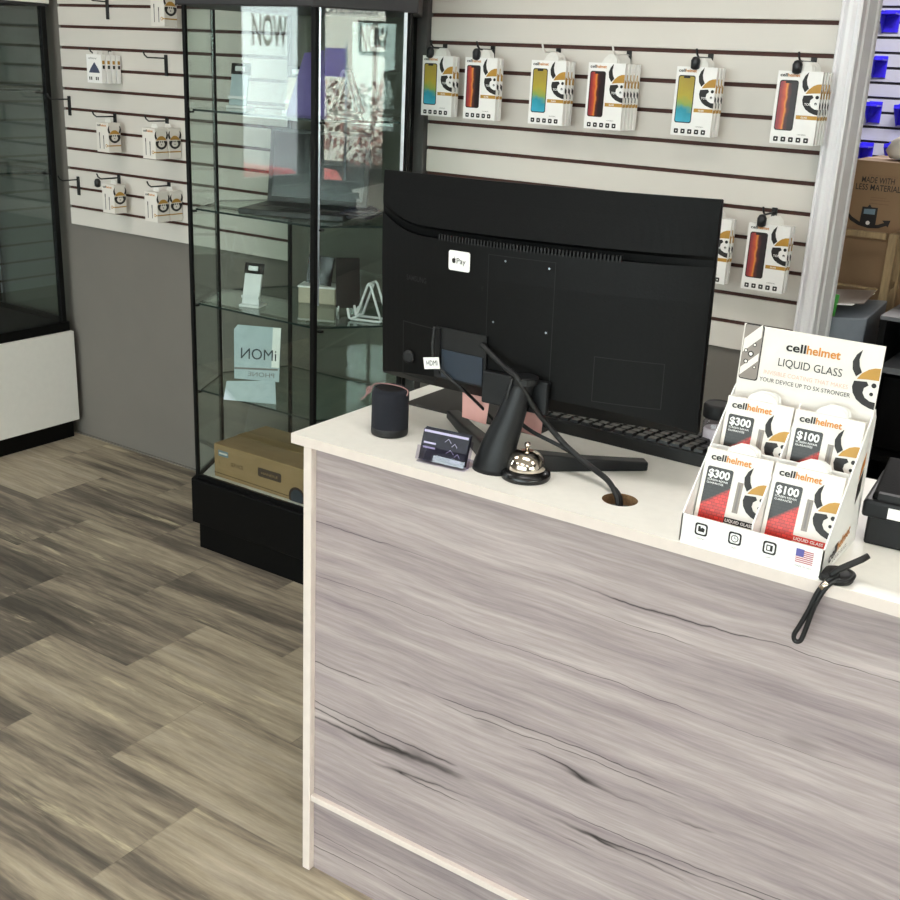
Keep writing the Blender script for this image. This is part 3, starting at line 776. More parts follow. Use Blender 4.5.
# ------------------------------------------------------------------ reception counter
ZU, ZT = .9155, .934
CL, CR, CF, CB = -1.272, 1.25, 1.418, 1.893
ct = thing('reception_counter', 'reception counter with white top and grey woodgrain front', 'counter', (CL, CF, 0))
ox, oy = CL, CF
hx, hy, hr, hs = -.667, 1.514, .0285, .045
b = MB()
N_ = 32
def sq(a):
    c, s_ = math.cos(a), math.sin(a); k = max(abs(c), abs(s_)); return c/k*hs, s_/k*hs
for z, mm, flip in ((ZT, 'counter_white', 0), (ZU, 'counter_edge', 1)):
    vs = [(hx+hr*math.cos(2*PI*i/N_)-ox, hy+hr*math.sin(2*PI*i/N_)-oy, z) for i in range(N_)]+[(hx+sq(2*PI*i/N_)[0]-ox, hy+sq(2*PI*i/N_)[1]-oy, z) for i in range(N_)]
    fs = [(i, N_+i, N_+(i+1) % N_, (i+1) % N_) for i in range(N_)]
    R = [(CL, CF, CR, hy-hs), (CL, hy+hs, CR, CB), (CL, hy-hs, hx-hs, hy+hs), (hx+hs, hy-hs, CR, hy+hs)]
    if flip: fs = [tuple(reversed(f)) for f in fs]
    b.add(vs, fs, mm)
    for xa, ya, xb, yb in R:
        q = [(xa-ox, ya-oy, z), (xb-ox, ya-oy, z), (xb-ox, yb-oy, z), (xa-ox, yb-oy, z)]
        b.add(q, [(3, 2, 1, 0) if flip else (0, 1, 2, 3)], mm)
for (xa, ya), (xb, yb) in (((CL, CF), (CR, CF)), ((CR, CF), (CR, CB)), ((CR, CB), (CL, CB)), ((CL, CB), (CL, CF))):
    b.add([(xa-ox, ya-oy, ZU), (xb-ox, yb-oy, ZU), (xb-ox, yb-oy, ZT), (xa-ox, ya-oy, ZT)], [(0, 1, 2, 3)], 'counter_edge')
vs = [(hx+hr*math.cos(2*PI*i/N_)-ox, hy+hr*math.sin(2*PI*i/N_)-oy, z) for z in (ZU, ZT) for i in range(N_)]
b.add(vs, [(i, N_+i, N_+(i+1) % N_, (i+1) % N_) for i in range(N_)], 'chipboard')
top = b.build('worktop', ct)
PXL = -1.2425
b = MB(); b.box(PXL-ox, PXL+.0185-ox, .0, CB-.02-oy, 0, ZU, 'counter_edge'); b.build('end_panel', ct, bevel=.001, seg=1)
b = MB(); b.box(1.2-ox, 1.2185-ox, .0, CB-.02-oy, 0, ZU, 'counter_edge'); b.build('end_panel', ct)
b = MB(); b.box(PXL+.0185-ox, 1.2-ox, .014, .032, .181, ZU, 'laminate'); b.build('front_panel', ct)
b = MB(); b.box(PXL+.0185-ox, 1.2-ox, .014, .032, .0, .168, 'laminate'); b.build('kick_panel', ct)
b = MB(); b.box(PXL+.0185-ox, 1.2-ox, .003, .032, .168, .181, 'counter_edge'); b.build('trim_rail', ct, bevel=.001, seg=1)
b = MB(); b.box(PXL+.0185-ox, 1.2-ox, .032, CB-.03-oy, .50, .518, 'counter_edge'); b.build('inner_shelf', ct)

# ------------------------------------------------------------------ monitor
mon = thing('computer_monitor', 'large black curved monitor seen from behind on the counter', 'monitor', (-.898, 1.607, ZT), math.radians(2.2))
HW, ZM, HH = .304, .279, .184
crv = lambda x: -.0255*(1-(x/HW)**2)
bul = lambda x: max(0, 1-abs(x/HW)**3)
hous = lambda x: crv(x)-.011-.026*bul(x)
NX = 40
xs = [-HW+2*HW*i/NX for i in range(NX+1)]
ZV = .094
lip = lambda x: ZV+(.030*min(1, (-.20-x)/.104)**2 if x < -.20 else 0)
rings = [[(x, crv(x), ZM+lip(x)-.012), (x, crv(x), ZM+HH), (x, crv(x)-.006, ZM+HH), (x, crv(x)-.009-.004*bul(x), ZM+.15), (x, crv(x)-.010-.016*bul(x), ZM+lip(x)+.006), (x, crv(x)-.009-.006*bul(x), ZM+lip(x)), (x, crv(x)-.009-.004*bul(x), ZM+lip(x)-.012)] for x in xs]
b = MB(); b.loft(rings, 'monitor_black', False); b.build('upper_back', mon)
rings = [[(x, crv(x), ZM-HH), (x, crv(x), ZM+lip(x)-.013), (x, crv(x)-.009-.012*bul(x), ZM+lip(x)-.013), (x, hous(x), ZM+lip(x)-.010), (x, hous(x)-.002, ZM+.03), (x, hous(x), ZM-.10), (x, hous(x)+.001, ZM-HH+.004+.026*bul(x)), (x, crv(x)-.006, ZM-HH)] for x in xs]
b = MB(); b.loft(rings, 'monitor_black2', False); hou = b.build('rear_housing', mon)
b = MB()
for i in range(54):
    x = -.16+i*.0062; y = hous(x)
    b.box(x, x+.0028, y-.0015, y+.004, ZM+lip(x)-.012, ZM+lip(x)-.002, 'monitor_deep')
vo = b.build('vent_grille', mon)
rings = [[(x, crv(x)+.0005, ZM-HH+.002), (x, crv(x)+.004, ZM-HH+.002), (x, crv(x)+.004, ZM+HH-.001), (x, crv(x)+.0005, ZM+HH-.001)] for x in xs]
b = MB(); b.loft(rings, 'screen_black', False); b.build('screen', mon)
def mfr(x, z):
    d = (hous(x+.01)-hous(x-.01))/.02
    return Frame((x, hous(x)-.003, ZM+z), (1, d, 0), (0, 0, 1))
# thin outlined covers: mounting plate, port bay, left cover, right cover
def outline(x0, x1, z0, z1, name, parent, w=.0012):
    q = MB(); cx = (x0+x1)/2; 
    for a0, a1, c0, c1 in ((x0, x1, z0, z0+w), (x0, x1, z1-w, z1), (x0, x0+w, z0+w, z1-w), (x1-w, x1, z0+w, z1-w)):
        ns = max(1, int((a1-a0)/.012))
        for i in range(ns):
            p0 = a0+(a1-a0)*i/ns; p1 = a0+(a1-a0)*(i+1)/ns
            q.add([(p0, hous(p0)-.0026, ZM+c0), (p1, hous(p1)-.0026, ZM+c0), (p1, hous(p1)-.0026, ZM+c1), (p0, hous(p0)-.0026, ZM+c1)], [(0, 1, 2, 3)], 'monitor_deep')
    return q.build(name, parent)
outline(-.056, .067, -.16, .072, 'mounting_plate', mon)
outline(-.242, -.162, -.168, -.070, 'side_cover', mon, .0018)
outline(.140, .250, -.145, -.07, 'side_cover', mon)
for x, z in ((-.023, .064), (.056, .061), (-.042, -.039), (.056, -.043)):
    q = MB(); q.disc(mfr(x, z), 0, 0, .0019, 'alu', .0005, n=10); q.build('screw', mon)
q = MB(); fr = mfr(-.108, -.109); q.obox(fr, -.052, .056, -.046, .044, -.003, .0006, 'monitor_deep'); q.obox(fr, -.05, -.040, -.038, .042, 0, .004, 'stand_black'); pb = q.build('port_bay', mon)
q = MB(); q.obox(fr, -.036, .050, -.042, .006, .0006, .003, 'monitor_panel'); q.build('port_label', pb)
q = MB(); fr = mfr(-.225, -.133); q.lathe([(.012, 0), (.012, .003), (.008, .004)], 'monitor_deep', (0, 0, 0), 16); jo = q.build('joystick', mon); jo.location = fr.o; jo.rotation_euler = (PI/2, 0, 0)
q = MB(); fr = mfr(-.113, .053); q.prism(fr, rr(-.022, .022, -.0165, .0165, .004), 0, .0009, 'label_white')
ap = [(-.0125, .0035), (-.0105, .0045), (-.0085, .0040), (-.0070, .0025), (-.0078, .0005), (-.0070, -.0018), (-.0085, -.0045), (-.0105, -.0040), (-.0125, -.0045), (-.0145, -.0022), (-.0148, .0008), (-.0142, .0028)]
q.flat(fr, ap, 'ink_black', .0013); q.flat(fr, [(-.0108, .0048), (-.0098, .0066), (-.0088, .0068), (-.0095, .0052)], 'ink_black', .0013)
q.text(fr, 'Pay', -.005, -.0043, 'ink_black', h=.0095, w=.0185, d=.0013)
st = q.build('payment_sticker', mon); st['label'] = 'white rounded sticker'
q = MB(); q.text(mfr(-.208, .005), 'SAMSUNG', 0, 0, 'monitor_deep', w=.05, h=.009, d=.0008, center=True, bold=.02); q.build('brand_lettering', mon)
bpy.context.view_layer.update()
for ch in mon.children:
    c_ = Vector((0, 0, ZM)); r_ = Matrix.Rotation(math.radians(-.73), 4, 'Y') @ Matrix.Rotation(math.radians(1.35), 4, 'X')
    ch.matrix_local = Matrix.Translation(c_) @ r_ @ Matrix.Translation(-c_) @ ch.matrix_local
# stand: bracket, tapering neck, foot with two splayed legs
q = MB(); fr = mfr(.010, -.145); q.obox(fr, -.060, .062, -.034, .022, -.004, .010, 'stand_black'); q.build('hinge_bracket', mon, bevel=.003)
def ell(cx, cy, cz, rx, ry, tl=0, n=20): return [(cx+rx*math.cos(2*PI*i/n), cy+ry*math.sin(2*PI*i/n)*(1 if math.sin(2*PI*i/n) > 0 else .8), cz+tl*math.sin(2*PI*i/n)) for i in range(n)]
q = MB(); q.loft([ell(.0, -.109, .0, .037, .038), ell(.001, -.109, .008, .037, .038), ell(.006, -.106, .045, .031, .031), ell(.021, -.097, .10, .024, .026), ell(.031, -.089, .145, .020, .024), ell(.035, -.085, .163, .019, .022)], 'stand_black'); q.build('neck', mon)
q = MB(); q.loft([ell(.0355, -.087, .152, .0225, .026), ell(.0360, -.087, .162, .0225, .026)], 'rubber_black', False); q.build('cable_clip', mon)
def leg(x1, y1):
    q = MB(); p0 = Vector((.003, -.107)); p1 = Vector((x1, y1)); d = (p1-p0).normalized(); nn = Vector((-d.y, d.x))
    rg = []
    for tt, w, h in ((0, .014, .034), (.25, .014, .032), (.6, .013, .022), (1, .0125, .016)):
        c_ = p0+(p1-p0)*tt; a_ = c_+nn*w; b_ = c_-nn*w
        rg.append([(a_.x, a_.y, 0), (b_.x, b_.y, 0), (b_.x, b_.y, h), (a_.x, a_.y, h)])
    q.loft(rg, 'stand_black', False); return q.build('leg', mon, bevel=.003)
leg(-.205, .092); leg(.204, .060)
# cables
def smooth(pts, k=6):
    P = [Vector(p) for p in pts]; out = []
    for i in range(len(P)-1):
        p0, p1, p2, p3 = P[max(i-1, 0)], P[i], P[i+1], P[min(i+2, len(P)-1)]
        for j in range(k):
            t_ = j/k; out.append(.5*((2*p1)+(-p0+p2)*t_+(2*p0-5*p1+4*p2-p3)*t_*t_+(-p0+3*p1-3*p2+p3)*t_**3))
    out.append(P[-1]); return out
def wcable(label, pts, r):
    q = MB(); o = Vector(pts[0]); q.tube(smooth([Vector(p)-o for p in pts]), r, 'rubber_black', 8)
    return tag(q.build('power_cable', loc=o), label, 'cable')
wcable('thick black cable dropping from the monitor into the counter grommet hole', [(-.953, 1.535, 1.132), (-.902, 1.522, 1.108), (-.862, 1.503, 1.098), (-.841, 1.522, 1.052), (-.822, 1.545, 1.017), (-.790, 1.556, .984), (-.744, 1.553, .962), (-.706, 1.540, .952), (-.684, 1.526, .942), (-.670, 1.518, .92), (-.666, 1.514, .86)], .0048)
wcable('thin black cable looping from the monitor neck toward the counter grommet hole', [(-.872, 1.505, 1.095), (-.876, 1.500, 1.055), (-.868, 1.525, 1.02), (-.852, 1.553, .995), (-.800, 1.566, .976), (-.740, 1.562, .956), (-.695, 1.540, .944), (-.672, 1.530, .925), (-.668, 1.526, .86)], .0034)
t = wcable('thin video cable with a white tag hanging from the monitor port bay', [(-1.047, 1.532, 1.147), (-1.047, 1.528, 1.112), (-1.039, 1.530, 1.083), (-1.013, 1.538, 1.059), (-.991, 1.55, 1.040), (-.97, 1.60, .99), (-.955, 1.64, .945)], .0028)
q = MB(); fr = Frame((.004, -.006, -.062), (.98, .05, .18), (-.18, 0, .98)); q.obox(fr, -.019, .012, -.010, .010, -.001, .001, 'label_white'); q.text(fr, 'HDMI', -.013, -.004, 'ink_black', w=.022, h=.009, d=.0014); w_ = q.build('cable_tag', t); w_['label'] = 'white cable tag'

# ------------------------------------------------------------------ things on the counter
t = thing('portable_speaker', 'dark navy cylindrical portable speaker with pink cord at the counter corner', 'speaker', (-1.139, 1.535, ZT))
b = MB(); b.lathe([(.028, 0), (.0325, .003), (.0335, .012), (.0335, .078), (.0315, .084), (.027, .087), (.025, .0845)], 'fabric_navy', n=40); b.build('body', t)
b = MB(); b.lathe([(.033, .001), (.0338, .004), (.0338, .013), (.0335, .0145)], 'rubber_black', n=40); b.build('base_ring', t)
b = MB(); b.lathe([(.0245, .083), (.0245, .0855), (.022, .0855)], 'rubber_black', n=32); b.build('top_cap', t)
b = MB(); b.tube(smooth([(-.036, -.012, .075), (-.034, -.004, .087), (-.015, .006, .0895), (.015, .008, .0895), (.033, .006, .086), (.036, .0, .078)]), .0012, 'cord_pink', 6); b.build('cord', t)
b = MB(); b.tube(smooth([(-.036, -.012, .075), (-.042, -.014, .070), (-.046, -.01, .077), (-.040, -.008, .082), (-.044, -.016, .066), (-.052, -.02, .058)]), .0014, 'cord_pink', 6); b.build('cord_knot', t)

t = thing('business_card_holder', 'clear acrylic holder with dark business cards beside the monitor foot', 'card holder', (-.971, 1.466, ZT), math.radians(6))
b = MB(); b.box(-.046, .046, -.016, .040, 0, .003, 'clear_acrylic'); b.build('base', t, bevel=.0008, seg=1)
fr = Frame((0, -.012, .004), (1, 0, 0), (0, .35, 1))
b = MB(); b.obox(fr, -.046, .046, 0, .024, .006, .008, 'clear_acrylic'); b.build('lip', t)
b = MB(); b.obox(fr, -.046, .046, 0, .046, -.0125, -.0105, 'clear_acrylic'); b.build('back_rest', t)
tc_ = Frame((-.971, 1.466, ZT), (math.cos(math.radians(6)), math.sin(math.radians(6)), 0), (0, 0, 1))
c6, s6 = math.cos(math.radians(6)), math.sin(math.radians(6))
for i in range(3):
    b = MB(); frc = Frame((0, -.012+.0035*i, .005), (1, 0, 0), (0, .35, 1))
    b.obox(frc, -.0435, .0435, 0, .052+.001*i, -.0008, .0008, 'card_dark')
    if i == 0:
        b.flat(frc, [(-.042, .047), (.042, .047), (.042, .051), (-.042, .051)], 'card_lilac', .0012)
        for q0, q1 in ((.028, .031), (.020, .023)): b.flat(frc, [(-.039, q0), (-.016, q0), (-.016, q1), (-.039, q1)], 'card_lilac', .0012)
        for q0, q1, q2 in ((.0, .036, .012), (.014, .03, .01), (.006, .018, .014), (.022, .014, .01)):
            b.tube([frc.p(q0, q1, .001), frc.p(q0+q2*.5, q1+.006, .001), frc.p(q0+q2, q1, .001)], .0006, 'card_lilac', 4)
        b.text(frc, 'iMON', .016, .004, 'card_lilac', w=.02, h=.005, d=.0012)
    o = b.build('business_card', loc=(-.971, 1.466, ZT)); o.rotation_euler = (0, 0, math.radians(6))
    tag(o, f"dark purple business card, {ordw[i]} in the clear acrylic holder", 'business card', 'cards in the acrylic holder')

t = thing('call_bell', 'silver domed call bell on a black base in front of the monitor', 'bell', (-.834, 1.503, ZT))
b = MB(); b.lathe([(.040, 0), (.0415, .003), (.041, .010), (.036, .014), (.030, .016)], 'bell_black', n=40); b.build('base', t)
b = MB(); b.lathe([(.032, .016), (.0325, .0175), (.0315, .026), (.0275, .036), (.020, .043), (.010, .0465), (.004, .047)], 'chrome', n=40); b.build('dome', t)
b = MB(); b.lathe([(.003, .046), (.003, .052), (.0048, .054), (.0052, .057), (.004, .060), (.002, .061)], 'chrome', n=16); b.build('button', t)

b = MB(); b.box(0, .30, 0, .165, 0, .0035, 'mat_grey'); tag(b.build('desk_mat', loc=(-1.228, 1.702, ZT), bevel=.001), 'dark grey desk mat at the back left of the counter', 'desk mat')
b = MB(); b.tube(smooth([(0, 0, .004), (.02, -.004, .004), (.045, .004, .004), (.07, -.002, .004), (.10, -.012, .004), (.12, -.03, .006)]), .0018, 'cord_pink', 6); tag(b.build('string', loc=(-1.17, 1.853, ZT+.0035)), 'thin pinkish cord lying along the back of the desk mat', 'cord')

kb = thing('keyboard', 'black computer keyboard behind the monitor stand', 'keyboard', (-.78, 1.815, ZT), math.radians(-1))
b = MB(); b.add([(-.225, -.068, 0), (.225, -.068, 0), (.225, .068, 0), (-.225, .068, 0), (-.225, -.068, .024), (.225, -.068, .024), (.225, .068, .014), (-.225, .068, .014)], [(3, 2, 1, 0), (0, 1, 5, 4), (1, 2, 6, 5), (2, 3, 7, 6), (3, 0, 4, 7), (4, 5, 6, 7)], 'key_base'); b.build('case', kb, bevel=.003)
k0 = None
for r_ in range(5):
    for c_ in range(20):
        x = -.212+c_*.0223; y = -.050+r_*.0245; z = .0235-(y+.068)/.136*.010
        if k0 is None:
            b = MB(); rg = [[(-.0092, -.0098, 0), (.0092, -.0098, 0), (.0092, .0098, 0), (-.0092, .0098, 0)], [(-.0075, -.0078, .006), (.0075, -.0078, .006), (.0075, .0078, .006), (-.0075, .0078, .006)]]
            b.loft(rg, 'key_black', False); k0 = b.build('key', kb, loc=(x, y, z))
        else:
            k = k0.copy(); COL.objects.link(k); k.location = (x, y, z)
for i, (x0, x1, lab) in enumerate(((-1.022, -.962, 'pink sticky note under the monitor, left of its neck'), (-.902, -.855, 'pink sticky note under the monitor, right of its neck'))):
    b = MB(); n_ = 6; w = x1-x0
    rows = []
    for j in range(n_+1):
        z = .062-.066*j/n_; y = -.004*(j/n_)**2
        ins = .006*(j/n_) if i == 0 else 0
        rows.append([(ins, y, z), (w-ins*.6, y, z-.003), (w-ins*.6, y+.0006, z-.003), (ins, y+.0006, z)])
    b.loft(rows, 'note_pink', False); tag(b.build('sticky_note', loc=(x0, 1.588, .984)), lab, 'sticky note')

# liquid glass counter display
dx, dy, DW, DD = -.5295, 1.425, .205, .172
t = thing('countertop_display', 'white cardboard counter display for liquid glass packs', 'counter display', (dx, dy, ZT))
b = MB(); b.box(0, DW, 0, .002, 0, .043, 'paper_white'); fr = FRONT(0, 0, 0)
for i, x in enumerate((.022, .072, .122)):
    b.rrect(fr, x, x+.019, .016, .035, .004, 'ink_black', .0005); b.rrect(fr, x+.0025, x+.0165, .0185, .0325, .003, 'paper_white', .0007)
    if i == 0: b.flat(fr, [(x+.005, .022), (x+.014, .022), (x+.015, .027), (x+.011, .029), (x+.009, .027), (x+.008, .031), (x+.005, .030)], 'ink_black', .0009)
    elif i == 1:
        b.disc(fr, x+.0095, .0255, .0055, 'ink_black', .0009, n=16); b.disc(fr, x+.0095, .0255, .0042, 'paper_white', .0011, n=16)
        b.flat(fr, [(x+.009, .0255), (x+.0098, .0255), (x+.0098, .0295), (x+.009, .0295)], 'ink_black', .0013); b.flat(fr, [(x+.009, .0252), (x+.0125, .0252), (x+.0125, .0260), (x+.009, .0260)], 'ink_black', .0013)
    else: b.flat(fr, [(x+.005, .021), (x+.014, .021), (x+.014, .030), (x+.005, .030)], 'ink_black', .0009); b.flat(fr, [(x+.0065, .0225), (x+.0105, .0225), (x+.0105, .0285), (x+.0065, .0285)], 'paper_white', .0011)
    b.text(fr, ('TOUGH', 'FAST', 'SAFE')[i], x+.0095, .010, 'ink_grey', h=.0026, d=.0006, center=True)
x = .168
for i in range(7): b.flat(fr, [(x, .0165+i*.0028), (x+.024, .0165+i*.0028), (x+.024, .0181+i*.0028), (x, .0181+i*.0028)], 'flag_red', .0005)
b.flat(fr, [(x, .0255), (x+.011, .0255), (x+.011, .0365), (x, .0365)], 'flag_blue', .0008)
b.text(fr, 'MADE IN USA', x+.012, .010, 'ink_grey', h=.0026, d=.0006, center=True)
b.build('front_lip', t)
def side_panel(x, mirror):
    b = MB(); f2 = Frame((x, 0, 0), (0, 1, 0), (0, 0, 1)); b.prism(f2, [(0, 0), (DD, 0), (DD, .19), (DD-.012, .205), (DD-.02, .20), (0, .043)], -.001, .001, 'paper_white')
    if mirror:
        brand(b, Frame(f2.p(.03, .012, 0), (0, 1, .15), (0, -.15, 1)), 0, 0, .10, d=.0016)
        b.text(f2, 'LIQUID GLASS', .05, .008, 'ink_grey', w=.07, h=.006, d=.0016)
        b.flat(f2, [(.128, .07), (.15, .085), (.15, .12), (.128, .10)], 'ink_black', .0014); b.flat(f2, [(.128, .105), (.15, .125), (.15, .145), (.135, .13)], 'ink_orange', .0014)
    b.build('side_panel', t)
side_panel(.001, 0); side_panel(DW-.001, 1)
b = MB(); b.box(.002, DW-.002, .002, DD-.002, 0, .002, 'paper_white'); b.build('floor_panel', t)
b = MB(); b.box(.002, DW-.002, DD-.002, DD, .002, .16, 'paper_white'); b.build('back_panel', t)
# stepped riser carrying the rear row
b = MB(); b.box(.003, DW-.003, .082, .085, .002, .128, 'paper_white'); b.box(.003, DW-.003, .085, .135, .063, .065, 'paper_white'); b.build('riser', t)
b = MB()
f2 = Frame((DW/2, 0, 0), (0, 1, 0), (0, 0, 1)); b.prism(f2, [(.004, .002), (.080, .002), (.080, .125), (.05, .10), (.004, .052)], -.001, .001, 'paper_white'); b.build('divider', t)
b = MB()
f2 = Frame((DW/2, 0, 0), (0, 1, 0), (0, 0, 1)); b.prism(f2, [(.087, .059), (.140, .059), (.160, .19), (.150, .195), (.087, .13)], -.001, .001, 'paper_white'); b.build('divider', t)
hd = Frame((0, .148, .13), (1, 0, 0), (0, .03, 1))
b = MB(); b.obox(hd, .003, DW, 0, .167, -.002, 0, 'paper_cream')
brand(b, hd, .069, .138, .078)
b.text(hd, 'LIQUID GLASS', .061, .114, 'ink_black', w=.092, h=.0115, d=.0006)
b.text(hd, 'INVISIBLE COATING THAT MAKES', .042, .0985, 'ink_pale_pink', w=.122, h=.0062, d=.0006)
b.text(hd, 'YOUR DEVICE UP TO 5X STRONGER', .037, .087, 'ink_black', w=.132, h=.0062, d=.0006)
helmet(b, hd, DW-.001, .118, .079, True, .0006)
b.rrect(hd, .005, .034, .085, .168, .004, 'ink_black', .0005); b.rrect(hd, .005, .0325, .0865, .1665, .004, 'ink_silver', .0008)
for q0, q1 in ((.09, .012), (.125, .02)): b.flat(hd, [(.006, q0), (.031, q0+.025), (.031, q0+.025+q1), (.006, q0+q1)], 'paper_cream', .0010)
for q0, q1, q2 in ((.013, .112, .0035), (.019, .124, .0045), (.011, .128, .003), (.023, .138, .003), (.027, .105, .0025)): b.disc(hd, q0, q1, q2, 'ink_black', .0012, n=12); b.disc(hd, q0, q1, q2*.6, 'paper_cream', .0014, n=12)
b.build('header_card', t)
def liquid_pack(kind, row, col, label):
    t = thing('liquid_glass_pack', label, 'boxed liquid glass', (0, 0, 0), 0, 'liquid glass packs in the counter display')
    w, h, d = .098, .128, .011
    xx = dx+.0045+w/2+col*.1005; yy = dy+(.030 if row == 0 else .098); zz = ZT+(.0045 if row == 0 else .0680)
    t.location = (xx, yy, zz); t.rotation_euler = (math.radians(-14 if row == 0 else -10), 0, 0)
    b = MB(); b.box(-w/2, w/2, 0, d, 0, h, 'paper_cream'); fr = FRONT(0, 0, 0)
    brand(b, fr, -.041, h-.016, .060)
    b.rrect(fr, -.043, -.004, .012, .102, .003, 'weave', .0005)
    b.text(fr, '$300' if kind == 0 else '$100', -.040, .087, 'paper_white', w=.032, h=.011, d=.0008, bold=.03)
    b.text(fr, 'SCREEN REPAIR', -.040, .0815, 'paper_white', w=.031, h=.0028, d=.0008); b.text(fr, 'GUARANTEE', -.040, .077, 'paper_white', w=.025, h=.0028, d=.0008)
    b.flat(fr, [(.005, .043), (.0135, .043), (.0135, .088), (.005, .088)], 'ink_silver', .0005); b.flat(fr, [(.008, .047), (.0105, .047), (.0105, .084), (.008, .084)], 'ink_grey', .0007)
    helmet(b, fr, w/2, .077, .072, True, .0006)
    b.flat(fr, [(-.004, .026), (.042, .026), (.042, .0345), (-.004, .0345)], 'ink_black' if kind == 0 else 'ink_red', .0006)
    b.text(fr, 'LIQUID GLASS', -.002, .0282, 'paper_white', w=.041, h=.0042, d=.0008, bold=.02)
    b.build('carton', t)
    g = MB(); g.prism(FRONT(0, d*.6, h), [(-.023, 0), (.023, 0), (.017, .008), (.008, .012), (-.008, .012), (-.017, .008)], 0, .001, 'hook_white'); g.build('hang_tab', t)
    for i in range(1, 3):
        g = MB(); g.prism(FRONT(.003*i, d*.6+.004*i, h), [(-.023, -.01), (.023, -.01), (.017, .010), (.008, .015), (-.008, .015), (-.017, .010)], 0, .001, 'hook_white'); g.build('hang_tab', t)
    return t
liquid_pack(0, 0, 0, 'white $300 liquid glass box in the front row of the counter display')
liquid_pack(1, 0, 1, 'white $100 liquid glass box in the front row of the counter display')
liquid_pack(0, 1, 0, 'white $300 liquid glass box in the rear row of the counter display')
liquid_pack(1, 1, 1, 'white $100 liquid glass box in the rear row of the counter display')

# tether puck with a looped strap over the counter edge
t = thing('tether_strap', 'black puck with a looped strap hanging over the counter front edge', 'strap', (-.298, 1.440, ZT))
b = MB(); b.lathe([(.021, 0), (.0225, .003), (.0215, .009), (.016, .0115), (.005, .012)], 'rubber_black', (-.011, 0, 0), n=28, sx=1.1); b.build('puck', t)
b = MB(); b.tube(smooth([(-.030, .004, .004), (-.026, .016, .006), (-.008, .022, .008), (.010, .012, .008), (.008, -.012, .006), (-.006, -.020, .006), (-.018, -.012, .006), (-.026, -.002, .006)]), .0035, 'rubber_black', 8); b.build('coil', t)
b = MB(); b.tube([(.024, .014, .040), (.018, .008, .035), (-.004, -.014, .022), (-.012, -.024, .014)], [.0042, .0046, .0046, .0036], 'rubber_black', 8); b.build('stem', t)
b = MB(); b.tube(smooth([(-.004, -.012, .014), (-.016, -.026, .004), (-.024, -.031, -.015), (-.030, -.033, -.04), (-.039, -.033, -.068), (-.044, -.033, -.083), (-.041, -.033, -.091), (-.034, -.033, -.088), (-.030, -.033, -.07), (-.026, -.033, -.045), (-.020, -.033, -.02), (-.012, -.028, .0), (-.002, -.016, .010)]), .0034, 'rubber_black', 8); b.build('loop', t)
b = MB(); b.tube([(-.020, -.029, -.006), (-.013, -.026, .004)], .0052, 'chrome', 8); b.build('crimp', t)

# black receipt printer at the right edge
t = thing('receipt_printer', 'black boxy receipt printer right of the counter display', 'printer', (-.312, 1.594, ZT), math.radians(4))
b = MB(); b.box(0, .15, .0, .14, 0, .045, 'stand_black'); b.build('body', t, bevel=.004)
b = MB(); b.box(-.008, .158, -.012, .15, .045, .072, 'stand_black'); q = b.build('upper_body', t, bevel=.005)
b = MB(); b.box(.028, .075, -.0135, -.0122, .05, .066, 'label_white'); b.build('label', q)
b = MB(); b.add([(.0, .0, .072), (.15, .0, .072), (.15, .12, .072), (.0, .12, .072), (.004, .004, .080), (.146, .004, .080), (.146, .10, .108), (.004, .10, .108)], [(3, 2, 1, 0), (0, 1, 5, 4), (1, 2, 6, 5), (2, 3, 7, 6), (3, 0, 4, 7), (4, 5, 6, 7)], 'monitor_black'); b.build('lid', t, bevel=.003)
b = MB(); b.box(.01, .14, -.004, .006, .072, .082, 'rubber_black'); b.build('paper_slot', t)
# jar behind the display
t = thing('glass_jar', 'small clear jar with a black lid behind the counter display', 'jar', (-.648, 1.862, ZT))
b = MB(); b.lathe([(.022, 0), (.025, .004), (.025, .05), (.021, .06)], 'clear_acrylic', n=28); b.build('body', t)
b = MB(); b.lathe([(.021, .002), (.022, .004), (.022, .038), (.020, .040)], 'paper_cream', n=24); b.build('contents', t)
b = MB(); b.lathe([(.026, .060), (.027, .062), (.027, .082), (.024, .086), (.022, .084)], 'rubber_black', n=28); b.build('lid', t)

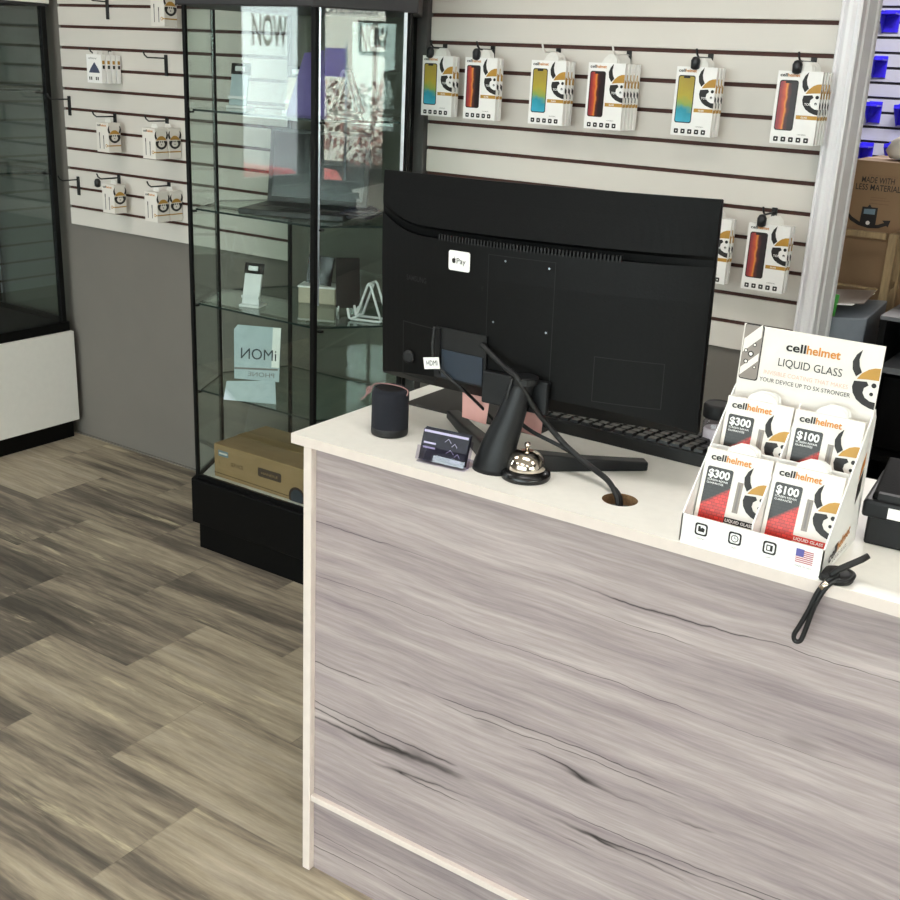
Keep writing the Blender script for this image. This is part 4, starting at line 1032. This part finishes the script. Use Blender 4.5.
# ------------------------------------------------------------------ stockroom beyond the opening
def plain_carton(name, label, x0, x1, y0_, y1_, z0, z1, m='kraft_grey', prints=None):
    t = thing(name, label, 'carton', (x0, y0_, z0))
    b = MB(); b.box(0, x1-x0, 0, y1_-y0_, 0, z1-z0, m)
    if prints: prints(b, FRONT(0, 0, 0))
    b.build('body', t, bevel=.003)
    b = MB(); b.box(0, x1-x0, (y1_-y0_)/2-.025, (y1_-y0_)/2+.025, z1-z0, z1-z0+.0006, 'kraft_tape'); b.build('tape', t)
    return t
def lessmat(b, fr):
    b.text(fr, 'MADE WITH', .036, .169, 'ink_black', w=.092, h=.017, bold=.006)
    b.text(fr, 'LESS MATERIAL', .022, .148, 'ink_black', w=.126, h=.017, bold=.006)
    b.text(fr, 'BOX MADE WITH CARE', .055, .187, 'ink_faded', w=.08, h=.006)
    for z, w in ((.127, .045), (.120, .055), (.110, .055)): b.flat(fr, [(.068, z), (.068+w, z), (.068+w, z+.0025), (.068, z+.0025)], 'ink_faded', .0006)
    b.prism(fr, [(.048, .045), (.094, .045), (.094, .10), (.076, .10), (.07, .108), (.064, .10), (.050, .10)], 0, .0006, 'ink_black')
    b.flat(fr, [(.056, .08), (.088, .08), (.088, .096), (.056, .094)], 'blue_label', .0012); b.disc(fr, .072, .055, .006, 'paper_cream', .0012, n=12)
    pts = [(0.012, .07), (.02, .058), (.045, .046), (.075, .040), (.105, .043), (.125, .052), (.13, .048), (.135, .068), (.112, .066), (.118, .060), (.10, .052), (.075, .050), (.048, .056), (.025, .068), (.014, .078)]
    b.flat(fr, pts, 'ink_black', .0009)
def carton_print(b, fr):
    for i in range(4): b.text(fr, ('FRAGILE', 'THIS SIDE UP', 'KEEP DRY', 'QTY 24')[i], .235, .50-i*.022, 'ink_faded', h=.011)
plain_carton('cardboard_carton', 'brown carton printed MADE WITH LESS MATERIAL on top of the stockroom stack', -.888, -.52, 3.42, 3.75, 1.136, 1.366, 'kraft_grey', lessmat)
plain_carton('cardboard_carton', 'brown carton in the stockroom directly under the carton with the black logo', -.96, -.47, 3.41, 3.85, .57, 1.135, 'kraft_grey', carton_print)
plain_carton('cardboard_carton', 'lowest brown carton of the stockroom stack, on the floor', -.98, -.45, 3.40, 3.88, 0, .569, 'kraft')
t = thing('plastic_bag', 'rounded white bag lying on top of the stockroom cartons', 'bag', (-.735, 3.56, 1.367))
b = MB(); b.lathe([(.03, 0), (.075, .004), (.088, .025), (.075, .055), (.045, .075), (.012, .082)], 'bag_white', n=24, sx=1.1, sy=.8); b.build('body', t)
b = MB(); b.lathe([(.012, .078), (.016, .09), (.008, .10)], 'bag_white', n=12); b.build('knot', t)
t = thing('wooden_crate', 'raw wooden slatted crate standing in the stockroom opening', 'crate', (-1.02, 3.25, 0))
for x in (0, .30):
    for y in (0, .1):
        b = MB(); b.box(x+.006, x+.030, y, y+.022, 0, 1.186, 'wood_raw'); b.build('post', t, bevel=.002, seg=1)
for z in (.10, .55, 1.025, 1.168):
    b = MB(); b.box(.0305, .2995, .002, .020, z, z+(.018 if z > 1.1 else .007), 'wood_raw'); b.build('rail', t, bevel=.002, seg=1)
    b = MB(); b.box(.306, .324, .0225, .0995, z, z+.018, 'wood_raw'); b.build('rail', t, bevel=.002, seg=1)
b = MB(); b.box(.0305, .2995, .104, .116, .02, 1.15, 'kraft_grey'); b.build('back_board', t)
t = thing('storage_tote', 'grey plastic tote with papers in the stockroom opening', 'tote', (-.80, 3.05, 0))
b = MB(); b.add([(-.1, 0, 0), (.09, 0, 0), (.09, .19, 0), (-.1, .19, 0), (-.12, -.01, .955), (.115, -.01, .985), (.115, .195, 1.005), (-.12, .195, .985)], [(3, 2, 1, 0), (0, 1, 5, 4), (1, 2, 6, 5), (2, 3, 7, 6), (3, 0, 4, 7), (4, 5, 6, 7)], 'grey_tote'); b.build('body', t, bevel=.004)
for i, (a, lab) in enumerate(((.05, 'upper white sheet of paper on the grey stockroom tote'), (-.12, 'lower grey-white sheet of paper on the grey stockroom tote'))):
    b = MB(); b.box(-.09, .09, -.08, .08, 0, .002, ('paper_white', 'ink_silver')[1-i if i == 0 else 0]); o = b.build('paper_sheet', loc=(-.80-.012*i, 3.14, 1.008+.006*(1-i))); o.rotation_euler = (.08, -.11, a); tag(o, lab, 'paper')
b = MB(); b.box(-.014, .016, 0, .004, 0, .065, 'green_card'); o = b.build('card', loc=(-.792, 3.055, .970)); o.rotation_euler = (0, .08, 0); tag(o, 'bright green card standing at the front of the grey stockroom tote', 'card')
t = thing('shelving_unit', 'black shelving unit behind the counter display', 'shelf unit', (-.640, 2.98, 0))
b = MB(); b.box(0, .9, .24, .25, 0, 1.0, 'black_melamine'); b.build('back_panel', t)
for x in (0, .882): b = MB(); b.box(x, x+.018, 0, .24, 0, 1.0, 'black_melamine'); b.build('side_panel', t)
b = MB(); b.box(.0, .90, .0, .25, 1.0, 1.010, 'grey_shelf'); b.build('top', t)
for z in (.3, .62, .86): b = MB(); b.box(.0185, .8815, .01, .238, z, z+.016, 'black_melamine' if z < .8 else 'grey_shelf'); b.build('shelf', t)
b = MB(); b.box(.02, .88, .06, .23, .64, .84, 'black_melamine'); b.build('drawer', t, bevel=.003)
# blue brackets on the far slatwall
def bracket(loc, label, s=1):
    t = thing('wall_bracket', label, 'bracket', loc, 0, 'blue stockroom brackets')
    b = MB(); b.box(-.035*s, .035*s, -.012, -.001, -.055, .055, 'blue_acrylic'); b.build('back_plate', t, bevel=.002)
    f2 = Frame((-.03*s, -.012, 0), (0, -1, 0), (0, 0, 1)); b = MB(); b.prism(f2, [(0, .05), (.11, .05), (.11, .03), (0, -.06)], -.003, .003, 'blue_acrylic'); b.build('side_gusset', t)
    b = MB(); b.box(-.026*s, .035*s, -.12, -.0125, .03, .038, 'blue_acrylic'); b.build('shelf', t, bevel=.001)
    return t
for x, z, s, lab in ((-1.60, 1.90, 1.2, 'topmost blue bracket beside the white casing'), (-1.62, 1.672, 1, 'second blue bracket down beside the white casing'), (-1.61, 1.44, 1, 'third blue bracket down beside the white casing'), (-1.455, 1.435, 1, 'blue bracket at the right, level with the third one down'),
                    (-1.62, 1.225, 1, 'fourth blue bracket down, just above the stockroom carton'), (-1.475, 1.235, .9, 'blue bracket beside the white bag, just above the stockroom carton')):
    bracket((x, 6.5, z), lab, s)
# ------------------------------------------------------------------ street outside, seen only as reflections in the glass
b = MB(); b.box(-30, XL-.13, -20, 20, -.2, -.1, 'asphalt'); b.box(XR+.13, 30, -20, 20, -.55, -.45, 'asphalt'); b.box(XL-.13, XR+.13, -20, YF-.13, -.2, -.1, 'asphalt'); struct(b.build('ground'))
b = MB(); b.box(10, 10.3, -12, 6, -.45, 6, 'exterior_white'); struct(b.build('wall_opposite'))
b = MB(); fr = Frame((9.99, -2.1, 1.68), (0, -1, 0), (0, 0, 1))
fr = Frame((9.99, 0, 0), (0, -1, 0), (0, 0, 1))
t = thing('wall_sign', 'black square framed sign on the white wall across the street', 'sign')
def ring(b, fr, x0, x1, z0, z1, w, m, d0=0, d1=.02):
    for a0, a1, c0, c1 in ((x0, x1, z0, z0+w), (x0, x1, z1-w, z1), (x0, x0+w, z0+w, z1-w), (x1-w, x1, z0+w, z1-w)): b.obox(fr, a0, a1, c0, c1, d0, d1, m)
b = MB(); ring(b, fr, 1.95, 2.48, 1.68, 2.10, .035, 'ink_black'); b.build('frame', t)
b = MB(); ring(b, fr, 2.02, 2.24, 1.80, 2.02, .06, 'ink_black'); b.build('emblem', t)
b = MB(); b.text(fr, 'THIS IS YOUR STOP', 1.6, 2.18, 'ink_black', h=.12, d=.01, mirror=False); tag(b.build('wall_lettering'), 'black lettering on the white wall across the street', 'lettering')
def car(label, loc, rot):
    t = thing('car', label, 'car', loc, rot)
    f2 = Frame((0, .85, 0), (1, 0, 0), (0, 0, 1))
    b = MB(); b.prism(f2, [(-2.1, .25), (2.1, .25), (2.12, .55), (1.95, .8), (1.0, .92), (-1.6, .95), (-2.05, .85), (-2.12, .5)], 0, 1.7, 'car_red'); b.build('body', t, bevel=.06, seg=3)
    b = MB(); b.prism(Frame((0, .74, 0), (1, 0, 0), (0, 0, 1)), [(-1.5, .93), (.95, .92), (.3, 1.38), (-1.0, 1.40)], 0, 1.48, 'car_glass'); b.build('cabin', t, bevel=.05, seg=2)
    for x in (-1.3, 1.3):
        for y in (-.86, .70):
            b = MB(); b.prism(Frame((x, y+.16, .32), (1, 0, 0), (0, 0, 1)), [(.32*math.cos(2*PI*i/24), .32*math.sin(2*PI*i/24)) for i in range(24)], 0, .16, 'tyre', True); b.build('wheel', t)
    return t
car('red car parked across from the right shop window', (6.6, -3.60, -.45), math.radians(90))
car('red car parked outside the left shop window', (-7.2, -.42, -.1), math.radians(-90))
t = thing('street_banner', 'purple cloth banner on two poles outside the right shop window', 'banner', (8.6, -2.36, -.45))
for y in (-.3, .3):
    b = MB(); b.tube([(0, y, 0), (0, y, 2.25)], .015, 'alu', 8); b.build('pole', t)
b = MB(); b.box(-.006, .006, -.284, .284, 1.83, 2.17, 'umbrella_purple'); b.build('cloth', t)
t = thing('shrub', 'low reddish shrub in front of the white wall across the street', 'shrub', (9.2, -2.05, -.45))
b = MB()
for i in range(420):
    a = random.random()*2*PI; r_ = random.random()**.5*.75; z = .72+random.random()*1.05
    p = Vector((r_*math.cos(a)*.4, r_*math.sin(a), z)); d1 = Vector((random.uniform(-1, 1), random.uniform(-1, 1), random.uniform(-1, 1))).normalized()*.045; d2 = d1.orthogonal().normalized()*.03
    b.add([p-d1, p+d2, p+d1, p-d2], [(0, 1, 2, 3)], 'leaf_red')
b.build('foliage', t)
b = MB(); b.box(-.35, .35, -.8, .8, 0, .72, 'canopy_grey'); b.build('planter', t, bevel=.01)

# ------------------------------------------------------------------ light
w = bpy.data.worlds.new('sky'); S.world = w; w.use_nodes = True
bg = w.node_tree.nodes['Background']; bg.inputs['Color'].default_value = (.94, .97, 1, 1); bg.inputs['Strength'].default_value = 8.5
def area(name, loc, rot, sx, sy, e, col=(1, 1, 1), portal=False):
    l = bpy.data.lights.new(name, 'AREA'); l.shape = 'RECTANGLE'; l.size = sx; l.size_y = sy; l.energy = e; l.color = col
    o = bpy.data.objects.new(name, l); COL.objects.link(o); o.location = loc; o.rotation_euler = rot
    if portal: l.cycles.is_portal = True
    return o
area('portal_right', (XR+.14, (WR[0]+WR[1])/2, (WR[2]+WR[3])/2), (0, PI/2, 0), WR[3]-WR[2], WR[1]-WR[0], 1, portal=True)
area('portal_left', (XL-.14, (WL[0]+WL[1])/2, (WL[2]+WL[3])/2), (0, -PI/2, 0), WL[3]-WL[2], WL[1]-WL[0], 1, portal=True)
area('portal_front', ((WF[0]+WF[1])/2, YF-.14, (WF[2]+WF[3])/2), (PI/2, 0, 0), WF[1]-WF[0], WF[3]-WF[2], 1, portal=True)
sl = bpy.data.lights.new('sun', 'SUN'); sl.energy = 22; sl.angle = .01; sl.color = (1, .96, .9)
so = bpy.data.objects.new('sun', sl); COL.objects.link(so); so.rotation_euler = Vector((.72, .12, -.68)).to_track_quat('-Z', 'Y').to_euler()
for x, y in ((-2.9, 1.0), (-.6, 1.0), (1.6, 1.0), (-2.9, -1.8), (-.6, -1.8), (1.6, -1.8)):
    area('ceiling_panel_light', (x, y, ZC-.03), (0, 0, 0), 1.2, .6, 17, (1, .97, .93))
area('stockroom_light', (-1.0, 5.0, ZC-.03), (0, 0, 0), 1.2, .6, 75, (1, .96, .95))

S.view_settings.view_transform = 'Standard'; S.view_settings.look = 'None'; S.view_settings.gamma = 1
S.view_settings.exposure = 0.14
S.cycles.transparent_max_bounces = 40; S.cycles.max_bounces = 10; S.cycles.use_denoising = True
